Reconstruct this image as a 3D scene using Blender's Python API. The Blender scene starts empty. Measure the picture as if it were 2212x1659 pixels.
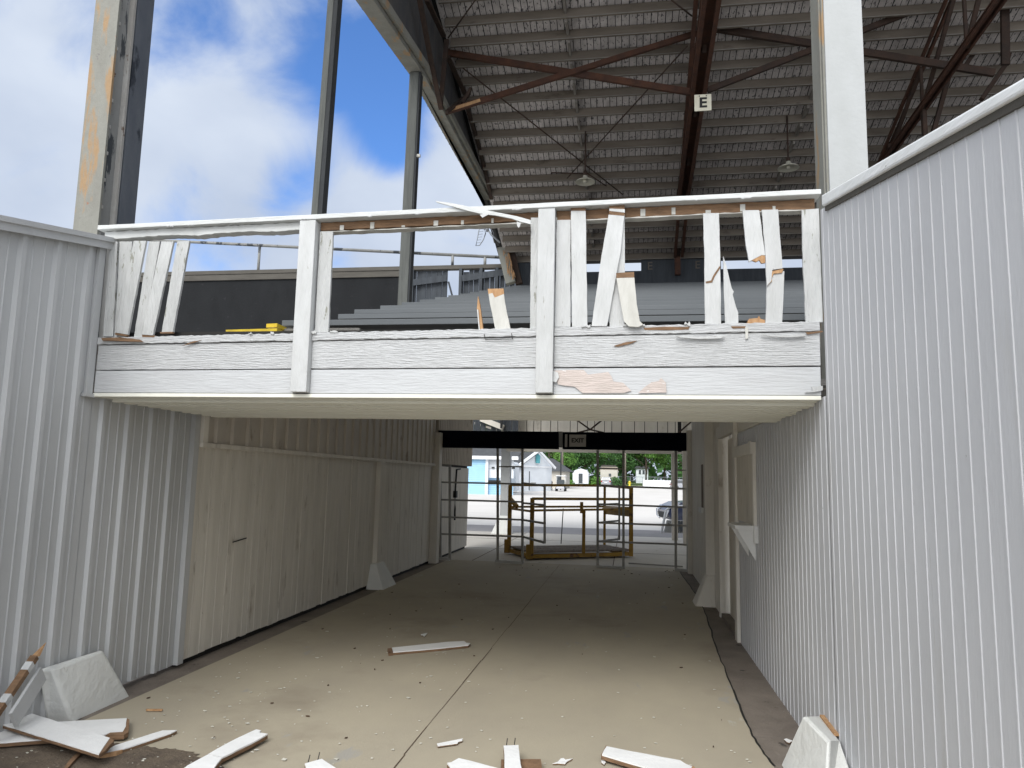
import bpy, bmesh, math, random
from mathutils import Vector, Matrix, noise
random.seed(7)
R = math.radians
sc = bpy.context.scene
C = sc.collection

# ---------------------------------------------------------------- camera
H = 1.7; F = 1600.0
AX = ((0.98798373, 0.0016134, -0.15454947),
      (0.15306012, 0.12865816, 0.97980594),
      (0.02146487, -0.99168769, 0.12686522))      # world x, y, z axes as seen by the camera (right, down, forward)
cam_d = bpy.data.cameras.new('camera'); cam = bpy.data.objects.new('camera', cam_d); C.objects.link(cam)
cam_d.sensor_width = 36; cam_d.lens = 36 * F / 2212; cam_d.clip_start = 0.05; cam_d.clip_end = 3000
m = Matrix.Identity(4)
for i in range(3):
    m[i][0] = AX[i][0]; m[i][1] = -AX[i][1]; m[i][2] = -AX[i][2]
m[2][3] = H
cam.matrix_world = m
sc.camera = cam

# ---------------------------------------------------------------- light
SUN_EL, SUN_AZ = 41, 190      # azimuth: compass style from +Y clockwise
w = bpy.data.worlds.new('World'); sc.world = w; w.use_nodes = True
nt = w.node_tree; nt.nodes.clear()
def N(t, **k):
    n = nt.nodes.new(t)
    for a, b in k.items(): setattr(n, a, b)
    return n
out = N('ShaderNodeOutputWorld'); bg = N('ShaderNodeBackground'); sky = N('ShaderNodeTexSky')
sky.sky_type = 'NISHITA'; sky.sun_disc = False; sky.sun_elevation = R(SUN_EL); sky.sun_rotation = R(SUN_AZ)
sky.air_density = 1.0; sky.dust_density = 0.6; sky.ozone_density = 3.0
tc = N('ShaderNodeTexCoord')
mp = N('ShaderNodeMapping'); mp.inputs['Scale'].default_value = (1, 1, 1.5)
n1 = N('ShaderNodeTexNoise'); n1.inputs['Scale'].default_value = 4.2; n1.inputs['Detail'].default_value = 9; n1.inputs['Roughness'].default_value = 0.56; n1.inputs['Distortion'].default_value = 0.6
n2 = N('ShaderNodeTexNoise'); n2.inputs['Scale'].default_value = 3.4; n2.inputs['Detail'].default_value = 5; n2.inputs['Roughness'].default_value = 0.5
nt.links.new(tc.outputs['Generated'], mp.inputs['Vector'])
nt.links.new(mp.outputs['Vector'], n1.inputs['Vector']); nt.links.new(mp.outputs['Vector'], n2.inputs['Vector'])
# clear patches between the clouds, each a soft hole around a direction in the sky
def pray(px, py):
    v = Vector(((px - 1106) / F, (py - 829.5) / F, 1))
    return Vector([sum(AX[i][k] * v[k] for k in range(3)) for i in range(3)])
gaps = None
for (px, py, r, s) in ((800, 240, 0.10, .35), (700, 50, 0.10, .26), (870, 120, .07, .2), (640, 425, 0.055, .38), (850, 320, .05, .34), (415, 20, 0.08, .36), (730, 560, .04, .25), (-600, -900, .5, .15), (2600, -1500, .6, .15)):
    d = pray(px, py).normalized()
    dist = N('ShaderNodeVectorMath', operation='DISTANCE'); dist.inputs[1].default_value = d
    nt.links.new(tc.outputs['Generated'], dist.inputs[0])
    mr = N('ShaderNodeMapRange'); mr.interpolation_type = 'SMOOTHSTEP'
    mr.inputs['From Min'].default_value = r * 1.5; mr.inputs['From Max'].default_value = 0; mr.inputs['To Min'].default_value = 0; mr.inputs['To Max'].default_value = s
    nt.links.new(dist.outputs['Value'], mr.inputs['Value'])
    if gaps is None: gaps = mr.outputs[0]
    else:
        a = N('ShaderNodeMath', operation='ADD'); nt.links.new(gaps, a.inputs[0]); nt.links.new(mr.outputs[0], a.inputs[1]); gaps = a.outputs[0]
sub = N('ShaderNodeMath', operation='SUBTRACT'); nt.links.new(n1.outputs['Fac'], sub.inputs[0]); nt.links.new(gaps, sub.inputs[1])
cov = N('ShaderNodeMapRange'); cov.interpolation_type = 'SMOOTHSTEP'
cov.inputs['From Min'].default_value = 0.02; cov.inputs['From Max'].default_value = 0.40
nt.links.new(sub.outputs[0], cov.inputs['Value'])
cc = N('ShaderNodeValToRGB')
cc.color_ramp.elements[0].position = 0.3; cc.color_ramp.elements[0].color = (2.95, 3.45, 4.4, 1)
cc.color_ramp.elements[1].position = 0.62; cc.color_ramp.elements[1].color = (4.1, 4.55, 5.3, 1)
nt.links.new(n2.outputs['Fac'], cc.inputs['Fac'])
# thin cloud is brightest around the veiled sun
saz, sel = R(SUN_AZ), R(SUN_EL)
sd_ = N('ShaderNodeVectorMath', operation='DISTANCE'); sd_.inputs[1].default_value = (math.sin(saz) * math.cos(sel), math.cos(saz) * math.cos(sel), math.sin(sel))
nt.links.new(tc.outputs['Generated'], sd_.inputs[0])
glow = N('ShaderNodeMapRange'); glow.interpolation_type = 'SMOOTHSTEP'
glow.inputs['From Min'].default_value = 1.25; glow.inputs['From Max'].default_value = 0.1; glow.inputs['To Min'].default_value = 1.0; glow.inputs['To Max'].default_value = 1.0; glow.inputs['To Min'].default_value = 0.0
nt.links.new(sd_.outputs['Value'], glow.inputs['Value'])
cg = N('ShaderNodeMix', data_type='RGBA'); cg.inputs['B'].default_value = (16.0, 16.3, 16.6, 1)
nt.links.new(cc.outputs[0], cg.inputs['A']); nt.links.new(glow.outputs[0], cg.inputs['Factor'])
skm = N('ShaderNodeMix', data_type='RGBA', blend_type='MULTIPLY'); skm.inputs['Factor'].default_value = 1
skm.inputs['B'].default_value = (.66, .93, 1.28, 1)
nt.links.new(sky.outputs[0], skm.inputs['A'])
mx = N('ShaderNodeMix', data_type='RGBA')
nt.links.new(cov.outputs[0], mx.inputs['Factor']); nt.links.new(skm.outputs['Result'], mx.inputs['A']); nt.links.new(cg.outputs['Result'], mx.inputs['B'])
nt.links.new(mx.outputs['Result'], bg.inputs['Color']); bg.inputs['Strength'].default_value = 0.1
nt.links.new(bg.outputs[0], out.inputs[0])

sun_d = bpy.data.lights.new('sun', 'SUN'); sun = bpy.data.objects.new('sun', sun_d); C.objects.link(sun)
sun_d.energy = 1.2; sun_d.angle = R(30); sun_d.color = (1, 0.985, 0.96)
az = R(SUN_AZ); el = R(SUN_EL)
sdir = Vector((math.sin(az) * math.cos(el), math.cos(az) * math.cos(el), math.sin(el)))
sun.rotation_euler = sdir.to_track_quat('Z', 'Y').to_euler()

sc.view_settings.view_transform = 'Standard'; sc.view_settings.look = 'None'
sc.view_settings.exposure = 0.78; sc.view_settings.gamma = 1
sc.cycles.max_bounces = 14; sc.cycles.diffuse_bounces = 10

# ---------------------------------------------------------------- surveying helpers: a sight line met with a wall, a floor or a depth
def _on(ax, v, px, py):
    d = pray(px, py); o = Vector((0, 0, H)); t = (v - o[ax]) / d[ax]; return o + d * t
def onX(v, px, py): return _on(0, v, px, py)
def onY(v, px, py): return _on(1, v, px, py)
def onZ(v, px, py): return _on(2, v, px, py)

# ---------------------------------------------------------------- materials
def mat(name, c1, c2=None, scale=4, stretch=(1, 1, 1), rough=0.75, bump=0.0, bscale=30, bstretch=(1, 1, 1), chips=(), metal=0.0, spec=0.3, rnd=0.0, detail=6):
    """two tones mixed by noise; chips = list of (colour, threshold, scale, stretch, softness) laid over"""
    mt = bpy.data.materials.new(name); mt.use_nodes = True
    t = mt.node_tree; nd = t.nodes; L = t.links
    b = nd['Principled BSDF']; b.inputs['Roughness'].default_value = rough; b.inputs['Metallic'].default_value = metal
    b.inputs['Specular IOR Level'].default_value = spec
    tcn = nd.new('ShaderNodeTexCoord')
    def nz(sc_, st, det=6, ro=0.6):
        mpn = nd.new('ShaderNodeMapping'); mpn.inputs['Scale'].default_value = st
        L.new(tcn.outputs['Object'], mpn.inputs['Vector'])
        q = nd.new('ShaderNodeTexNoise'); q.inputs['Scale'].default_value = sc_; q.inputs['Detail'].default_value = det; q.inputs['Roughness'].default_value = ro
        L.new(mpn.outputs[0], q.inputs['Vector']); return q.outputs['Fac']
    c2 = c2 or tuple(x * 0.88 for x in c1)
    f = nz(scale, stretch, detail)
    rp = nd.new('ShaderNodeMapRange'); rp.inputs['From Min'].default_value = 0.33; rp.inputs['From Max'].default_value = 0.67
    L.new(f, rp.inputs['Value'])
    mxn = nd.new('ShaderNodeMix'); mxn.data_type = 'RGBA'
    mxn.inputs['A'].default_value = (*c1, 1); mxn.inputs['B'].default_value = (*c2, 1)
    L.new(rp.outputs[0], mxn.inputs['Factor']); col = mxn.outputs['Result']
    for (cc_, th, s_, st, soft) in chips:
        g = nz(s_, st, 8, 0.62)
        r2 = nd.new('ShaderNodeMapRange'); r2.inputs['From Min'].default_value = th; r2.inputs['From Max'].default_value = th + soft
        L.new(g, r2.inputs['Value'])
        m2 = nd.new('ShaderNodeMix'); m2.data_type = 'RGBA'; m2.inputs['B'].default_value = (*cc_, 1)
        L.new(r2.outputs[0], m2.inputs['Factor']); L.new(col, m2.inputs['A']); col = m2.outputs['Result']
    if rnd:
        oi = nd.new('ShaderNodeObjectInfo'); hs = nd.new('ShaderNodeHueSaturation')
        rr = nd.new('ShaderNodeMapRange'); rr.inputs['To Min'].default_value = 1 - rnd; rr.inputs['To Max'].default_value = 1 + rnd * 0.5
        L.new(oi.outputs['Random'], rr.inputs['Value']); L.new(rr.outputs[0], hs.inputs['Value']); L.new(col, hs.inputs['Color']); col = hs.outputs[0]
    L.new(col, b.inputs['Base Color'])
    if bump:
        bn = nd.new('ShaderNodeBump'); bn.inputs['Strength'].default_value = bump; bn.inputs['Distance'].default_value = 0.02
        L.new(nz(bscale, bstretch, 5), bn.inputs['Height']); L.new(bn.outputs[0], b.inputs['Normal'])
    return mt

M = {}
M['fascia'] = mat('weathered_white_board', (.555, .56, .56), (.50, .505, .505), 3, (1, 1, 6), .7, .9, 9, (1, 1, 13),
                  chips=[((.36, .35, .33), .70, 11, (1, 1, 9), .02), ((.55, .55, .53), .655, 16, (1, 1, 6), .05)])
M['fascia_smooth'] = mat('smooth_white_board', (.505, .515, .52), (.465, .47, .475), 3, (1, 1, 4), .65, .35, 7, (1, 1, 9),
                         chips=[((.5, .49, .46), .74, 9, (1, 1, 7), .02)])
M['rail'] = mat('peeling_white_rail', (.58, .59, .58), (.52, .53, .515), 5, (1, 1, 1), .7, .4, 14, (1, 4, 4),
                chips=[((.38, .37, .33), .655, 4, (1, 3, 5), .012), ((.26, .24, .2), .74, 9, (1, 4, 4), .01)])
M['cap_white'] = mat('white_cap_paint', (.78, .79, .79), (.70, .71, .70), 5, (1, 1, 1), .65, .3, 14, (1, .4, 4), chips=[((.35, .34, .31), .70, 8, (1, .6, 4), .015)])
M['picket'] = mat('white_picket_paint', (.54, .545, .54), (.47, .475, .465), 4, (3, 1, 1), .7, .45, 12, (5, 1, .7),
                  chips=[((.34, .33, .30), .69, 14, (3, 3, .7), .02)], rnd=.06)
M['floorboard'] = mat('fallen_white_board', (.80, .80, .79), (.72, .72, .71), 4, (1, 1, 1), .65, .3, 10, (2, 2, 2), chips=[((.3, .28, .25), .72, 12, (1, 1, 1), .02)])
M['picket_old'] = mat('flaking_picket_paint', (.52, .525, .515), (.44, .445, .435), 4, (3, 1, 1), .75, .8, 12, (5, 1, .7),
                      chips=[((.27, .27, .23), .615, 9, (3, 3, .7), .02)], rnd=.06)
M['picket_back'] = mat('primed_picket_back', (.56, .55, .51), (.46, .45, .41), 5, (3, 1, 1), .8, .3, 12, (5, 1, 1),
                       chips=[((.25, .23, .2), .68, 20, (1, 1, .5), .02)])
M['rawwood'] = mat('raw_brown_wood', (.25, .15, .085), (.14, .085, .05), 8, (1, 1, 6), .85, .5, 20, (1, 1, 6))
M['freshwood'] = mat('fresh_split_wood', (.50, .31, .16), (.36, .20, .10), 10, (4, 4, 1), .8, .5, 22, (5, 5, 1))
M['primer'] = mat('bare_primed_wood', (.58, .50, .46), (.48, .42, .38), 7, (1, 1, 5), .8, .5, 12, (1, 1, 9), chips=[((.75, .75, .74), .66, 9, (1, 1, 4), .01)])
M['darkgap'] = mat('black_gap', (.012, .012, .012), (.02, .018, .015), 6)
M['soffit'] = mat('painted_soffit_board', (.80, .79, .70), (.75, .735, .65), 2, (.4, 6, 1), .7, .3, 8, (.5, 6, 1),
                  chips=[((.22, .19, .14), .74, 7, (.5, 9, 1), .02)])
M['metal_wall'] = mat('grey_white_steel_siding', (.475, .48, .48), (.42, .425, .425), 1.5, (1, 1, .4), .45, .05, 40, spec=.4,
                      chips=[((.40, .39, .37), .62, 2.5, (1, 1, .3), .2)])
M['metal_band'] = mat('dirty_steel_siding', (.50, .455, .39), (.41, .365, .31), 3, (1, 1, .4), .6, .1, 30,
                      chips=[((.24, .19, .14), .60, 5, (1, 1, .5), .12)])
M['board_wall'] = mat('old_cream_board', (.71, .67, .60), (.60, .565, .50), 3, (1, 3, .35), .8, .35, 16, (1, 6, .6),
                      chips=[((.30, .25, .19), .60, 3.2, (1, 2, .5), .16), ((.15, .12, .09), .70, 22, (1, 1, 1), .03)])
M['groove_wall'] = mat('pale_grey_siding', (.52, .525, .54), (.47, .475, .49), 1.6, (1, 1, .5), .6, .12, 24, (1, 2, .6),
                       chips=[((.43, .42, .40), .60, 2.2, (1, 2, .35), .25), ((.22, .22, .21), .715, 26, (1, 1, .5), .01), ((.37, .36, .35), .68, 6, (1, 6, .2), .02)])
M['groove_inner'] = mat('tunnel_grey_siding', (.72, .69, .63), (.64, .61, .55), 2.5, (1, 2, .5), .7, .2, 24, (1, 3, .6),
                        chips=[((.27, .21, .15), .62, 4, (1, 2, .5), .16)])
M['trim'] = mat('white_trim', (.72, .73, .72), (.66, .66, .65), 3, (1, 1, 1), .6, .15, 20, chips=[((.35, .34, .32), .70, 12, (1, 1, 1), .02)])
M['concrete'] = mat('tan_concrete_floor', (.39, .345, .26), (.345, .305, .235), 1.3, (1, .7, 1), .8, .12, 60,
                    chips=[((.29, .25, .19), .54, .8, (1, 1, 1), .16), ((.33, .31, .27), .64, 3.5, (1, .4, 1), .05), ((.24, .20, .15), .70, 2.6, (.5, 1.3, 1), .06), ((.42, .40, .34), .66, 2.3, (1.6, .5, 1), .05), ((.22, .19, .15), .73, 7, (1, .6, 1), .05), ((.17, .15, .12), .765, 30, (1, 1, 1), .01)])
M['strip'] = mat('damp_gutter_concrete', (.215, .185, .155), (.155, .13, .11), 3, (1, 1, 1), .8, .5, 30, chips=[((.4, .4, .38), .72, 12, (2, 1, 1), .02), ((.05, .045, .04), .64, 5, (1, 1, 1), .05)])
M['dirt'] = mat('crumbly_brown_dirt', (.16, .125, .09), (.10, .078, .06), 7, (1, 1, 1), .95, 1.0, 45, chips=[((.25, .21, .16), .62, 24, (1, 1, 1), .05), ((.55, .53, .48), .76, 40, (1, 1, 1), .01)])
M['whiteconc'] = mat('whitewashed_concrete', (.68, .685, .655), (.62, .625, .60), 4, (1, 1, 1), .85, .5, 16, chips=[((.36, .34, .30), .66, 7, (1, 1, .6), .05), ((.2, .2, .18), .75, 24, (1, 1, 1), .02)])
M['asphalt'] = mat('pale_worn_asphalt', (.62, .59, .55), (.56, .53, .49), .25, (1, .3, 1), .9, .2, 12, chips=[((.36, .34, .325), .6, .22, (.12, 1.6, 1), .06), ((.24, .23, .22), .70, .12, (.06, 3, 1), .008)])
M['asphalt_dark'] = mat('dark_patched_asphalt', (.27, .255, .25), (.22, .21, .205), .8, (1, .5, 1), .9, .2, 20)
M['sidewalk'] = mat('tan_pavement', (.50, .465, .41), (.44, .41, .36), .8, (1, 1, 1), .85, .2, 30, chips=[((.28, .25, .2), .66, 2, (1, 1, 1), .05)])
M['grass'] = mat('lawn_grass', (.07, .12, .025), (.12, .16, .04), 1.2, (1, 1, 1), .95, .5, 12)
M['cream_rust'] = mat('rust_streaked_cream_steel', (.25, .25, .22), (.20, .195, .17), 4, (1, 1, .3), .7, .4, 24, (1, 1, .6),
                      chips=[((.30, .20, .11), .57, 3.2, (2, 1, .35), .06), ((.28, .11, .05), .67, 9, (1.5, 1, .6), .04), ((.17, .16, .15), .66, 14, (1, 1, .6), .02)])
M['grey_steel'] = mat('grey_flaking_steel', (.25, .25, .24), (.19, .19, .18), 4, (1, 1, .3), .6, .3, 20, chips=[((.05, .055, .06), .56, 2.2, (1, 1.5, .35), .015), ((.10, .05, .03), .66, 7, (1, 1, .5), .04)])
M['light_steel'] = mat('chalky_steel_edge', (.46, .45, .43), (.33, .31, .28), 7, (1, 1, .2), .6, .4, 26, chips=[((.12, .07, .045), .60, 8, (1, 1, .4), .03)])
M['blue_steel'] = mat('dark_blue_grey_steel', (.075, .085, .105), (.13, .14, .155), 2.2, (1, 1, .35), .5, .2, 20, chips=[((.03, .035, .045), .6, 4, (1, 1, .4), .05)])
M['post_wood'] = mat('grey_weathered_post', (.125, .13, .12), (.085, .088, .082), 5, (3, 3, .3), .8, .4, 22, (3, 3, .4))
M['post_dark'] = mat('dark_weathered_shaded_post', (.045, .048, .05), (.03, .032, .034), 5, (3, 3, .3), .8, .4, 22, (3, 3, .4))  # darker copy of post_wood for shaded strut sides; also the dark pole and lids
M['post_white'] = mat('whitewashed_steel_post', (.40, .41, .41), (.35, .36, .355), 3, (1, 1, .4), .6, .2, 16, chips=[((.5, .45, .36), .70, 5, (1, 1, .5), .05), ((.3, .27, .24), .73, 26, (1, 1, .5), .01)])
M['rust'] = mat('rusted_steel', (.090, .040, .024), (.05, .027, .02), 5, (1, 1, 1), .85, .6, 24, chips=[((.33, .13, .04), .67, 5, (1, 1, .5), .05), ((.33, .27, .17), .72, 9, (2, 2, .4), .02)])
M['rust_dark'] = mat('blackened_steel', (.035, .026, .022), (.06, .036, .026), 5, (1, 1, 1), .85, .5, 24)
M['cladding'] = mat('grimy_end_cladding', (.06, .062, .068), (.095, .09, .085), 2, (1, 2, .5), .85, .3, 14, chips=[((.14, .13, .12), .62, 4, (1, 2, .4), .1)])
M['deck'] = mat('flaking_roof_board', (.60, .565, .55), (.40, .375, .365), 6, (1, .6, 1), .9, .7, 20, (3, 1, 1), chips=[((.14, .13, .135), .575, 13, (1.6, .8, 1), .03), ((.45, .44, .43), .66, 12, (1.6, .8, 1), .04)])
M['purlin'] = mat('dirty_roof_purlin', (.20, .172, .14), (.13, .11, .088), 2.5, (.3, 2, 2), .85, .3, 14, (1, 3, 3), chips=[((.09, .075, .06), .6, 3, (.4, 1, 1), .1)])
M['purlin_edge'] = mat('pale_purlin_strip', (.24, .225, .20), (.17, .155, .14), 4, (1, 1, 1), .8, .3, 20)
M['bench'] = mat('galvanised_bench', (.095, .104, .110), (.078, .086, .092), 1.4, (.3, 2, 2), .45, .05, 40, spec=.5, metal=.2)
M['oldboard'] = mat('weathered_grey_riser', (.21, .20, .185), (.14, .135, .125), 4, (.5, 1, 5), .9, .7, 15, (1, 1, 10), chips=[((.34, .30, .25), .62, 6, (.5, 1, 5), .03), ((.05, .045, .04), .66, 7, (.5, 1, 5), .03)])
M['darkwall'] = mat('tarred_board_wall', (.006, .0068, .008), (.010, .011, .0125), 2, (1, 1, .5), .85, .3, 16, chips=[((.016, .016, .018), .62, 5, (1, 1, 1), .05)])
M['darkplank'] = mat('dark_grey_plank', (.062, .070, .080), (.04, .045, .052), 3, (3, 3, .4), .8, .4, 16, (5, 5, 1))
M['cap_dirt_shade'] = mat('dirty_cap_and_shade', (.095, .088, .075), (.07, .064, .055), 3, (.5, 1, 3), .8, .3, 18)  # dirty parapet tone, also used to colour in shade below the right cap
M['yellow_edge'] = mat('yellow_step_paint', (.62, .45, .03), (.45, .32, .03), 8, (1, 1, 1), .6, .2, 20, chips=[((.1, .09, .06), .64, 12, (1, 1, 1), .03)])
M['yellow'] = mat('worn_yellow_steel', (.36, .215, .03), (.25, .14, .025), 5, (1, 1, 1), .55, .2, 22, chips=[((.10, .05, .025), .60, 7, (1, 1, 1), .05)])
M['planks'] = mat('splintery_deck_boards', (.24, .20, .16), (.15, .12, .095), 6, (3, 1, 1), .9, .6, 22, chips=[((.06, .05, .04), .6, 9, (1, 1, 1), .04)])
M['gate'] = mat('dull_grey_gate_tube', (.36, .35, .32), (.28, .27, .25), 6, (1, 1, 1), .55, .2, 30)
M['gate_light'] = mat('worn_pale_gate_foot', (.50, .50, .48), (.40, .39, .37), 6, (1, 1, 1), .6, .2, 30)
M['pad'] = mat('navy_vinyl_pad', (.003, .0035, .008), (.004, .005, .011), 5, (1, 1, 1), .9, .1, 20, spec=.05)
M['sign'] = mat('cream_sign_board', (.66, .64, .52), (.56, .53, .42), 7, (1, 1, 1), .6)
M['sign_dim'] = mat('dull_grey_sign', (.50, .47, .44), (.42, .40, .38), 7, (1, 1, 1), .6)
M['black'] = mat('black_paint', (.012, .012, .012), (.018, .018, .018), 8, (1, 1, 1), .6)
M['enamel'] = mat('cream_enamel_shade', (.58, .57, .48), (.5, .48, .4), 8, (1, 1, 1), .4)
M['wire'] = mat('galvanised_wire', (.28, .30, .32), (.22, .23, .25), 8, (1, 1, 1), .4, metal=.4)
M['blue_siding'] = mat('sky_blue_siding', (.34, .56, .74), (.30, .52, .70), 1, (1, 1, 1), .6)
M['white_siding'] = mat('white_house_siding', (.70, .73, .76), (.64, .67, .70), .6, (1, 1, 2), .6)
M['cream_siding'] = mat('cream_house_siding', (.55, .52, .46), (.48, .45, .40), .6, (1, 1, 2), .7)
M['shingle'] = mat('grey_shingle_roof', (.08, .083, .087), (.06, .062, .066), 2, (1, 1, 3), .9, .4, 8)
M['roof_brown'] = mat('pale_brown_roof', (.33, .28, .23), (.26, .22, .18), 1, (1, 1, 2), .9)
M['winglass'] = mat('dark_window_glass', (.05, .06, .065), (.08, .09, .10), 2, rough=.15, spec=.6)
M['teal_glass'] = mat('teal_gable_glass', (.06, .26, .30), (.10, .34, .38), 6, rough=.3)
M['foliage'] = mat('bright_leaf_green', (.11, .23, .04), (.06, .14, .025), .8, rough=.8, detail=2)
M['foliage2'] = mat('deep_leaf_green', (.05, .12, .028), (.028, .075, .02), .8, rough=.8, detail=2)
M['trunk'] = mat('tree_bark', (.10, .075, .055), (.06, .045, .035), 4, (3, 3, .5), .95, .6, 12)
M['bin'] = mat('brown_bin_plastic', (.16, .10, .07), (.12, .075, .055), 4, rough=.6)
M['car_silver'] = mat('silver_car_paint', (.42, .43, .46), (.38, .39, .42), 1, rough=.25, metal=.5, spec=.6)
M['car_navy'] = mat('dark_navy_car_paint', (.02, .03, .07), (.015, .02, .05), 1, rough=.12, spec=.9)
M['glass'] = mat('car_window_glass', (.02, .025, .03), (.03, .035, .04), 1, rough=.05, spec=.9)
M['tyre'] = mat('black_tyre', (.02, .02, .02), (.03, .03, .03), 6, rough=.9)
M['chrome'] = mat('bright_metal', (.65, .66, .68), (.6, .6, .62), 4, rough=.2, metal=.8)
M['lamp_red'] = mat('red_lens', (.35, .02, .02), (.3, .02, .02), 4, rough=.3)
M['vinyl'] = mat('white_vinyl', (.78, .79, .80), (.72, .73, .75), 2, rough=.5)
M['hydrant'] = mat('yellow_hydrant_paint', (.75, .62, .05), (.65, .5, .05), 4, rough=.5)
M['flake'] = mat('paint_flake', (.62, .61, .55), (.50, .48, .40), 20, rough=.8)
M['leaflitter'] = mat('brown_litter', (.10, .065, .04), (.06, .04, .03), 20, rough=.9)

# ---------------------------------------------------------------- mesh helpers
class MB:
    def __init__(s): s.v = []; s.f = []; s.sm = []
    def add(s, vs, fs, smooth=False):
        n = len(s.v); s.v += [Vector(v) for v in vs]; s.f += [tuple(i + n for i in f) for f in fs]; s.sm += [smooth] * len(fs); return s
    def box(s, x0, x1, y0, y1, z0, z1):
        return s.add([(x0, y0, z0), (x1, y0, z0), (x1, y1, z0), (x0, y1, z0), (x0, y0, z1), (x1, y0, z1), (x1, y1, z1), (x0, y1, z1)],
                     [(0, 3, 2, 1), (4, 5, 6, 7), (0, 1, 5, 4), (1, 2, 6, 5), (2, 3, 7, 6), (3, 0, 4, 7)])
    def beam(s, a, b, wd, ht, up=(0, 0, 1)):
        a = Vector(a); b = Vector(b); d = (b - a).normalized(); u = Vector(up)
        sd = d.cross(u)
        if sd.length < 1e-4: sd = d.cross(Vector((1, 0, 0)))
        sd.normalize(); u = sd.cross(d).normalized()
        q = []
        for p in (a, b):
            for (i, j) in ((-1, -1), (1, -1), (1, 1), (-1, 1)): q.append(p + sd * (i * wd / 2) + u * (j * ht / 2))
        return s.add(q, [(0, 1, 2, 3), (7, 6, 5, 4), (0, 4, 5, 1), (1, 5, 6, 2), (2, 6, 7, 3), (3, 7, 4, 0)])
    def tube(s, pts, r, n=8, r2=None):
        pts = [Vector(p) for p in pts]; rings = []
        for i, p in enumerate(pts):
            d = (pts[min(i + 1, len(pts) - 1)] - pts[max(i - 1, 0)]).normalized()
            u = d.cross(Vector((0, 0, 1)));
            if u.length < 1e-3: u = d.cross(Vector((1, 0, 0)))
            u.normalize(); v = d.cross(u)
            rr = r if r2 is None else r + (r2 - r) * i / (len(pts) - 1)
            rings.append([p + (u * math.cos(2 * math.pi * k / n) + v * math.sin(2 * math.pi * k / n)) * rr for k in range(n)])
        vs = [q for g in rings for q in g]; fs = []
        for i in range(len(pts) - 1):
            for k in range(n): fs.append((i * n + k, i * n + (k + 1) % n, (i + 1) * n + (k + 1) % n, (i + 1) * n + k))
        fs.append(tuple(range(n))[::-1]); fs.append(tuple((len(pts) - 1) * n + k for k in range(n)))
        return s.add(vs, fs, True)
    def lathe(s, prof, cx, cy, n=20):
        vs = []; fs = []
        for (r, z) in prof:
            for k in range(n): vs.append((cx + r * math.cos(2 * math.pi * k / n), cy + r * math.sin(2 * math.pi * k / n), z))
        for i in range(len(prof) - 1):
            for k in range(n): fs.append((i * n + k, i * n + (k + 1) % n, (i + 1) * n + (k + 1) % n, (i + 1) * n + k))
        return s.add(vs, fs, True)
    def prism(s, pts, off):
        """a flat outline given as 3-D points, extruded by off"""
        n = len(pts); off = Vector(off); vs = [Vector(p) for p in pts] + [Vector(p) + off for p in pts]
        return s.add(vs, [tuple(range(n)), tuple(range(2 * n - 1, n - 1, -1))] + [(i, i + n, (i + 1) % n + n, (i + 1) % n) for i in range(n)])
    def hexa(s, lo, hi):
        """solid between two rings of equal length"""
        n = len(lo)
        return s.add(list(lo) + list(hi), [tuple(range(n))[::-1], tuple(range(n, 2 * n))] + [(i, (i + 1) % n, (i + 1) % n + n, i + n) for i in range(n)])
    def build(s, name, material, parent=None, bevel=0.0):
        me = bpy.data.meshes.new(name)
        o = bpy.data.objects.new(name, me)
        if parent is not None:
            org = base_of(parent)
        else:
            org = Vector((sum(v.x for v in s.v) / len(s.v), sum(v.y for v in s.v) / len(s.v), min(v.z for v in s.v)))
        me.from_pydata([v - org for v in s.v], [], s.f)
        bm = bmesh.new(); bm.from_mesh(me); bmesh.ops.recalc_face_normals(bm, faces=bm.faces); bm.to_mesh(me); bm.free()
        for p, q in zip(me.polygons, s.sm): p.use_smooth = q
        me.materials.append(M[material] if isinstance(material, str) else material)
        C.objects.link(o)
        if parent is not None: o.parent = parent
        else: o.location = org
        if bevel:
            b = o.modifiers.new('bevel', 'BEVEL'); b.width = bevel; b.segments = 2; b.limit_method = 'ANGLE'; b.angle_limit = R(40)
        return o
def base_of(o):
    v = Vector(o.location)
    while o.parent: o = o.parent; v += Vector(o.location)
    return v
def tag(o, label, cat, group=None, kind=None):
    if label: o['label'] = label
    if cat: o['category'] = cat
    if group: o['group'] = group
    if kind: o['kind'] = kind
    return o
def thing(name, loc, label, cat, group=None):
    o = bpy.data.objects.new(name, None); C.objects.link(o); o.location = loc; o.empty_display_size = .2
    return tag(o, label, cat, group)
def struct(o): o['kind'] = 'structure'; return o
def copy_tree(o, shift, label=None):
    c = o.copy(); C.objects.link(c); c.location = Vector(o.location) + Vector(shift)
    if label: c['label'] = label
    for ch in list(o.children):
        d = ch.copy(); C.objects.link(d); d.parent = c
        for g in list(ch.children):
            e = g.copy(); C.objects.link(e); e.parent = d
    return c

XL, XR, YB = -3.91, 1.21, 4.87     # tunnel side walls and the balcony front

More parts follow.
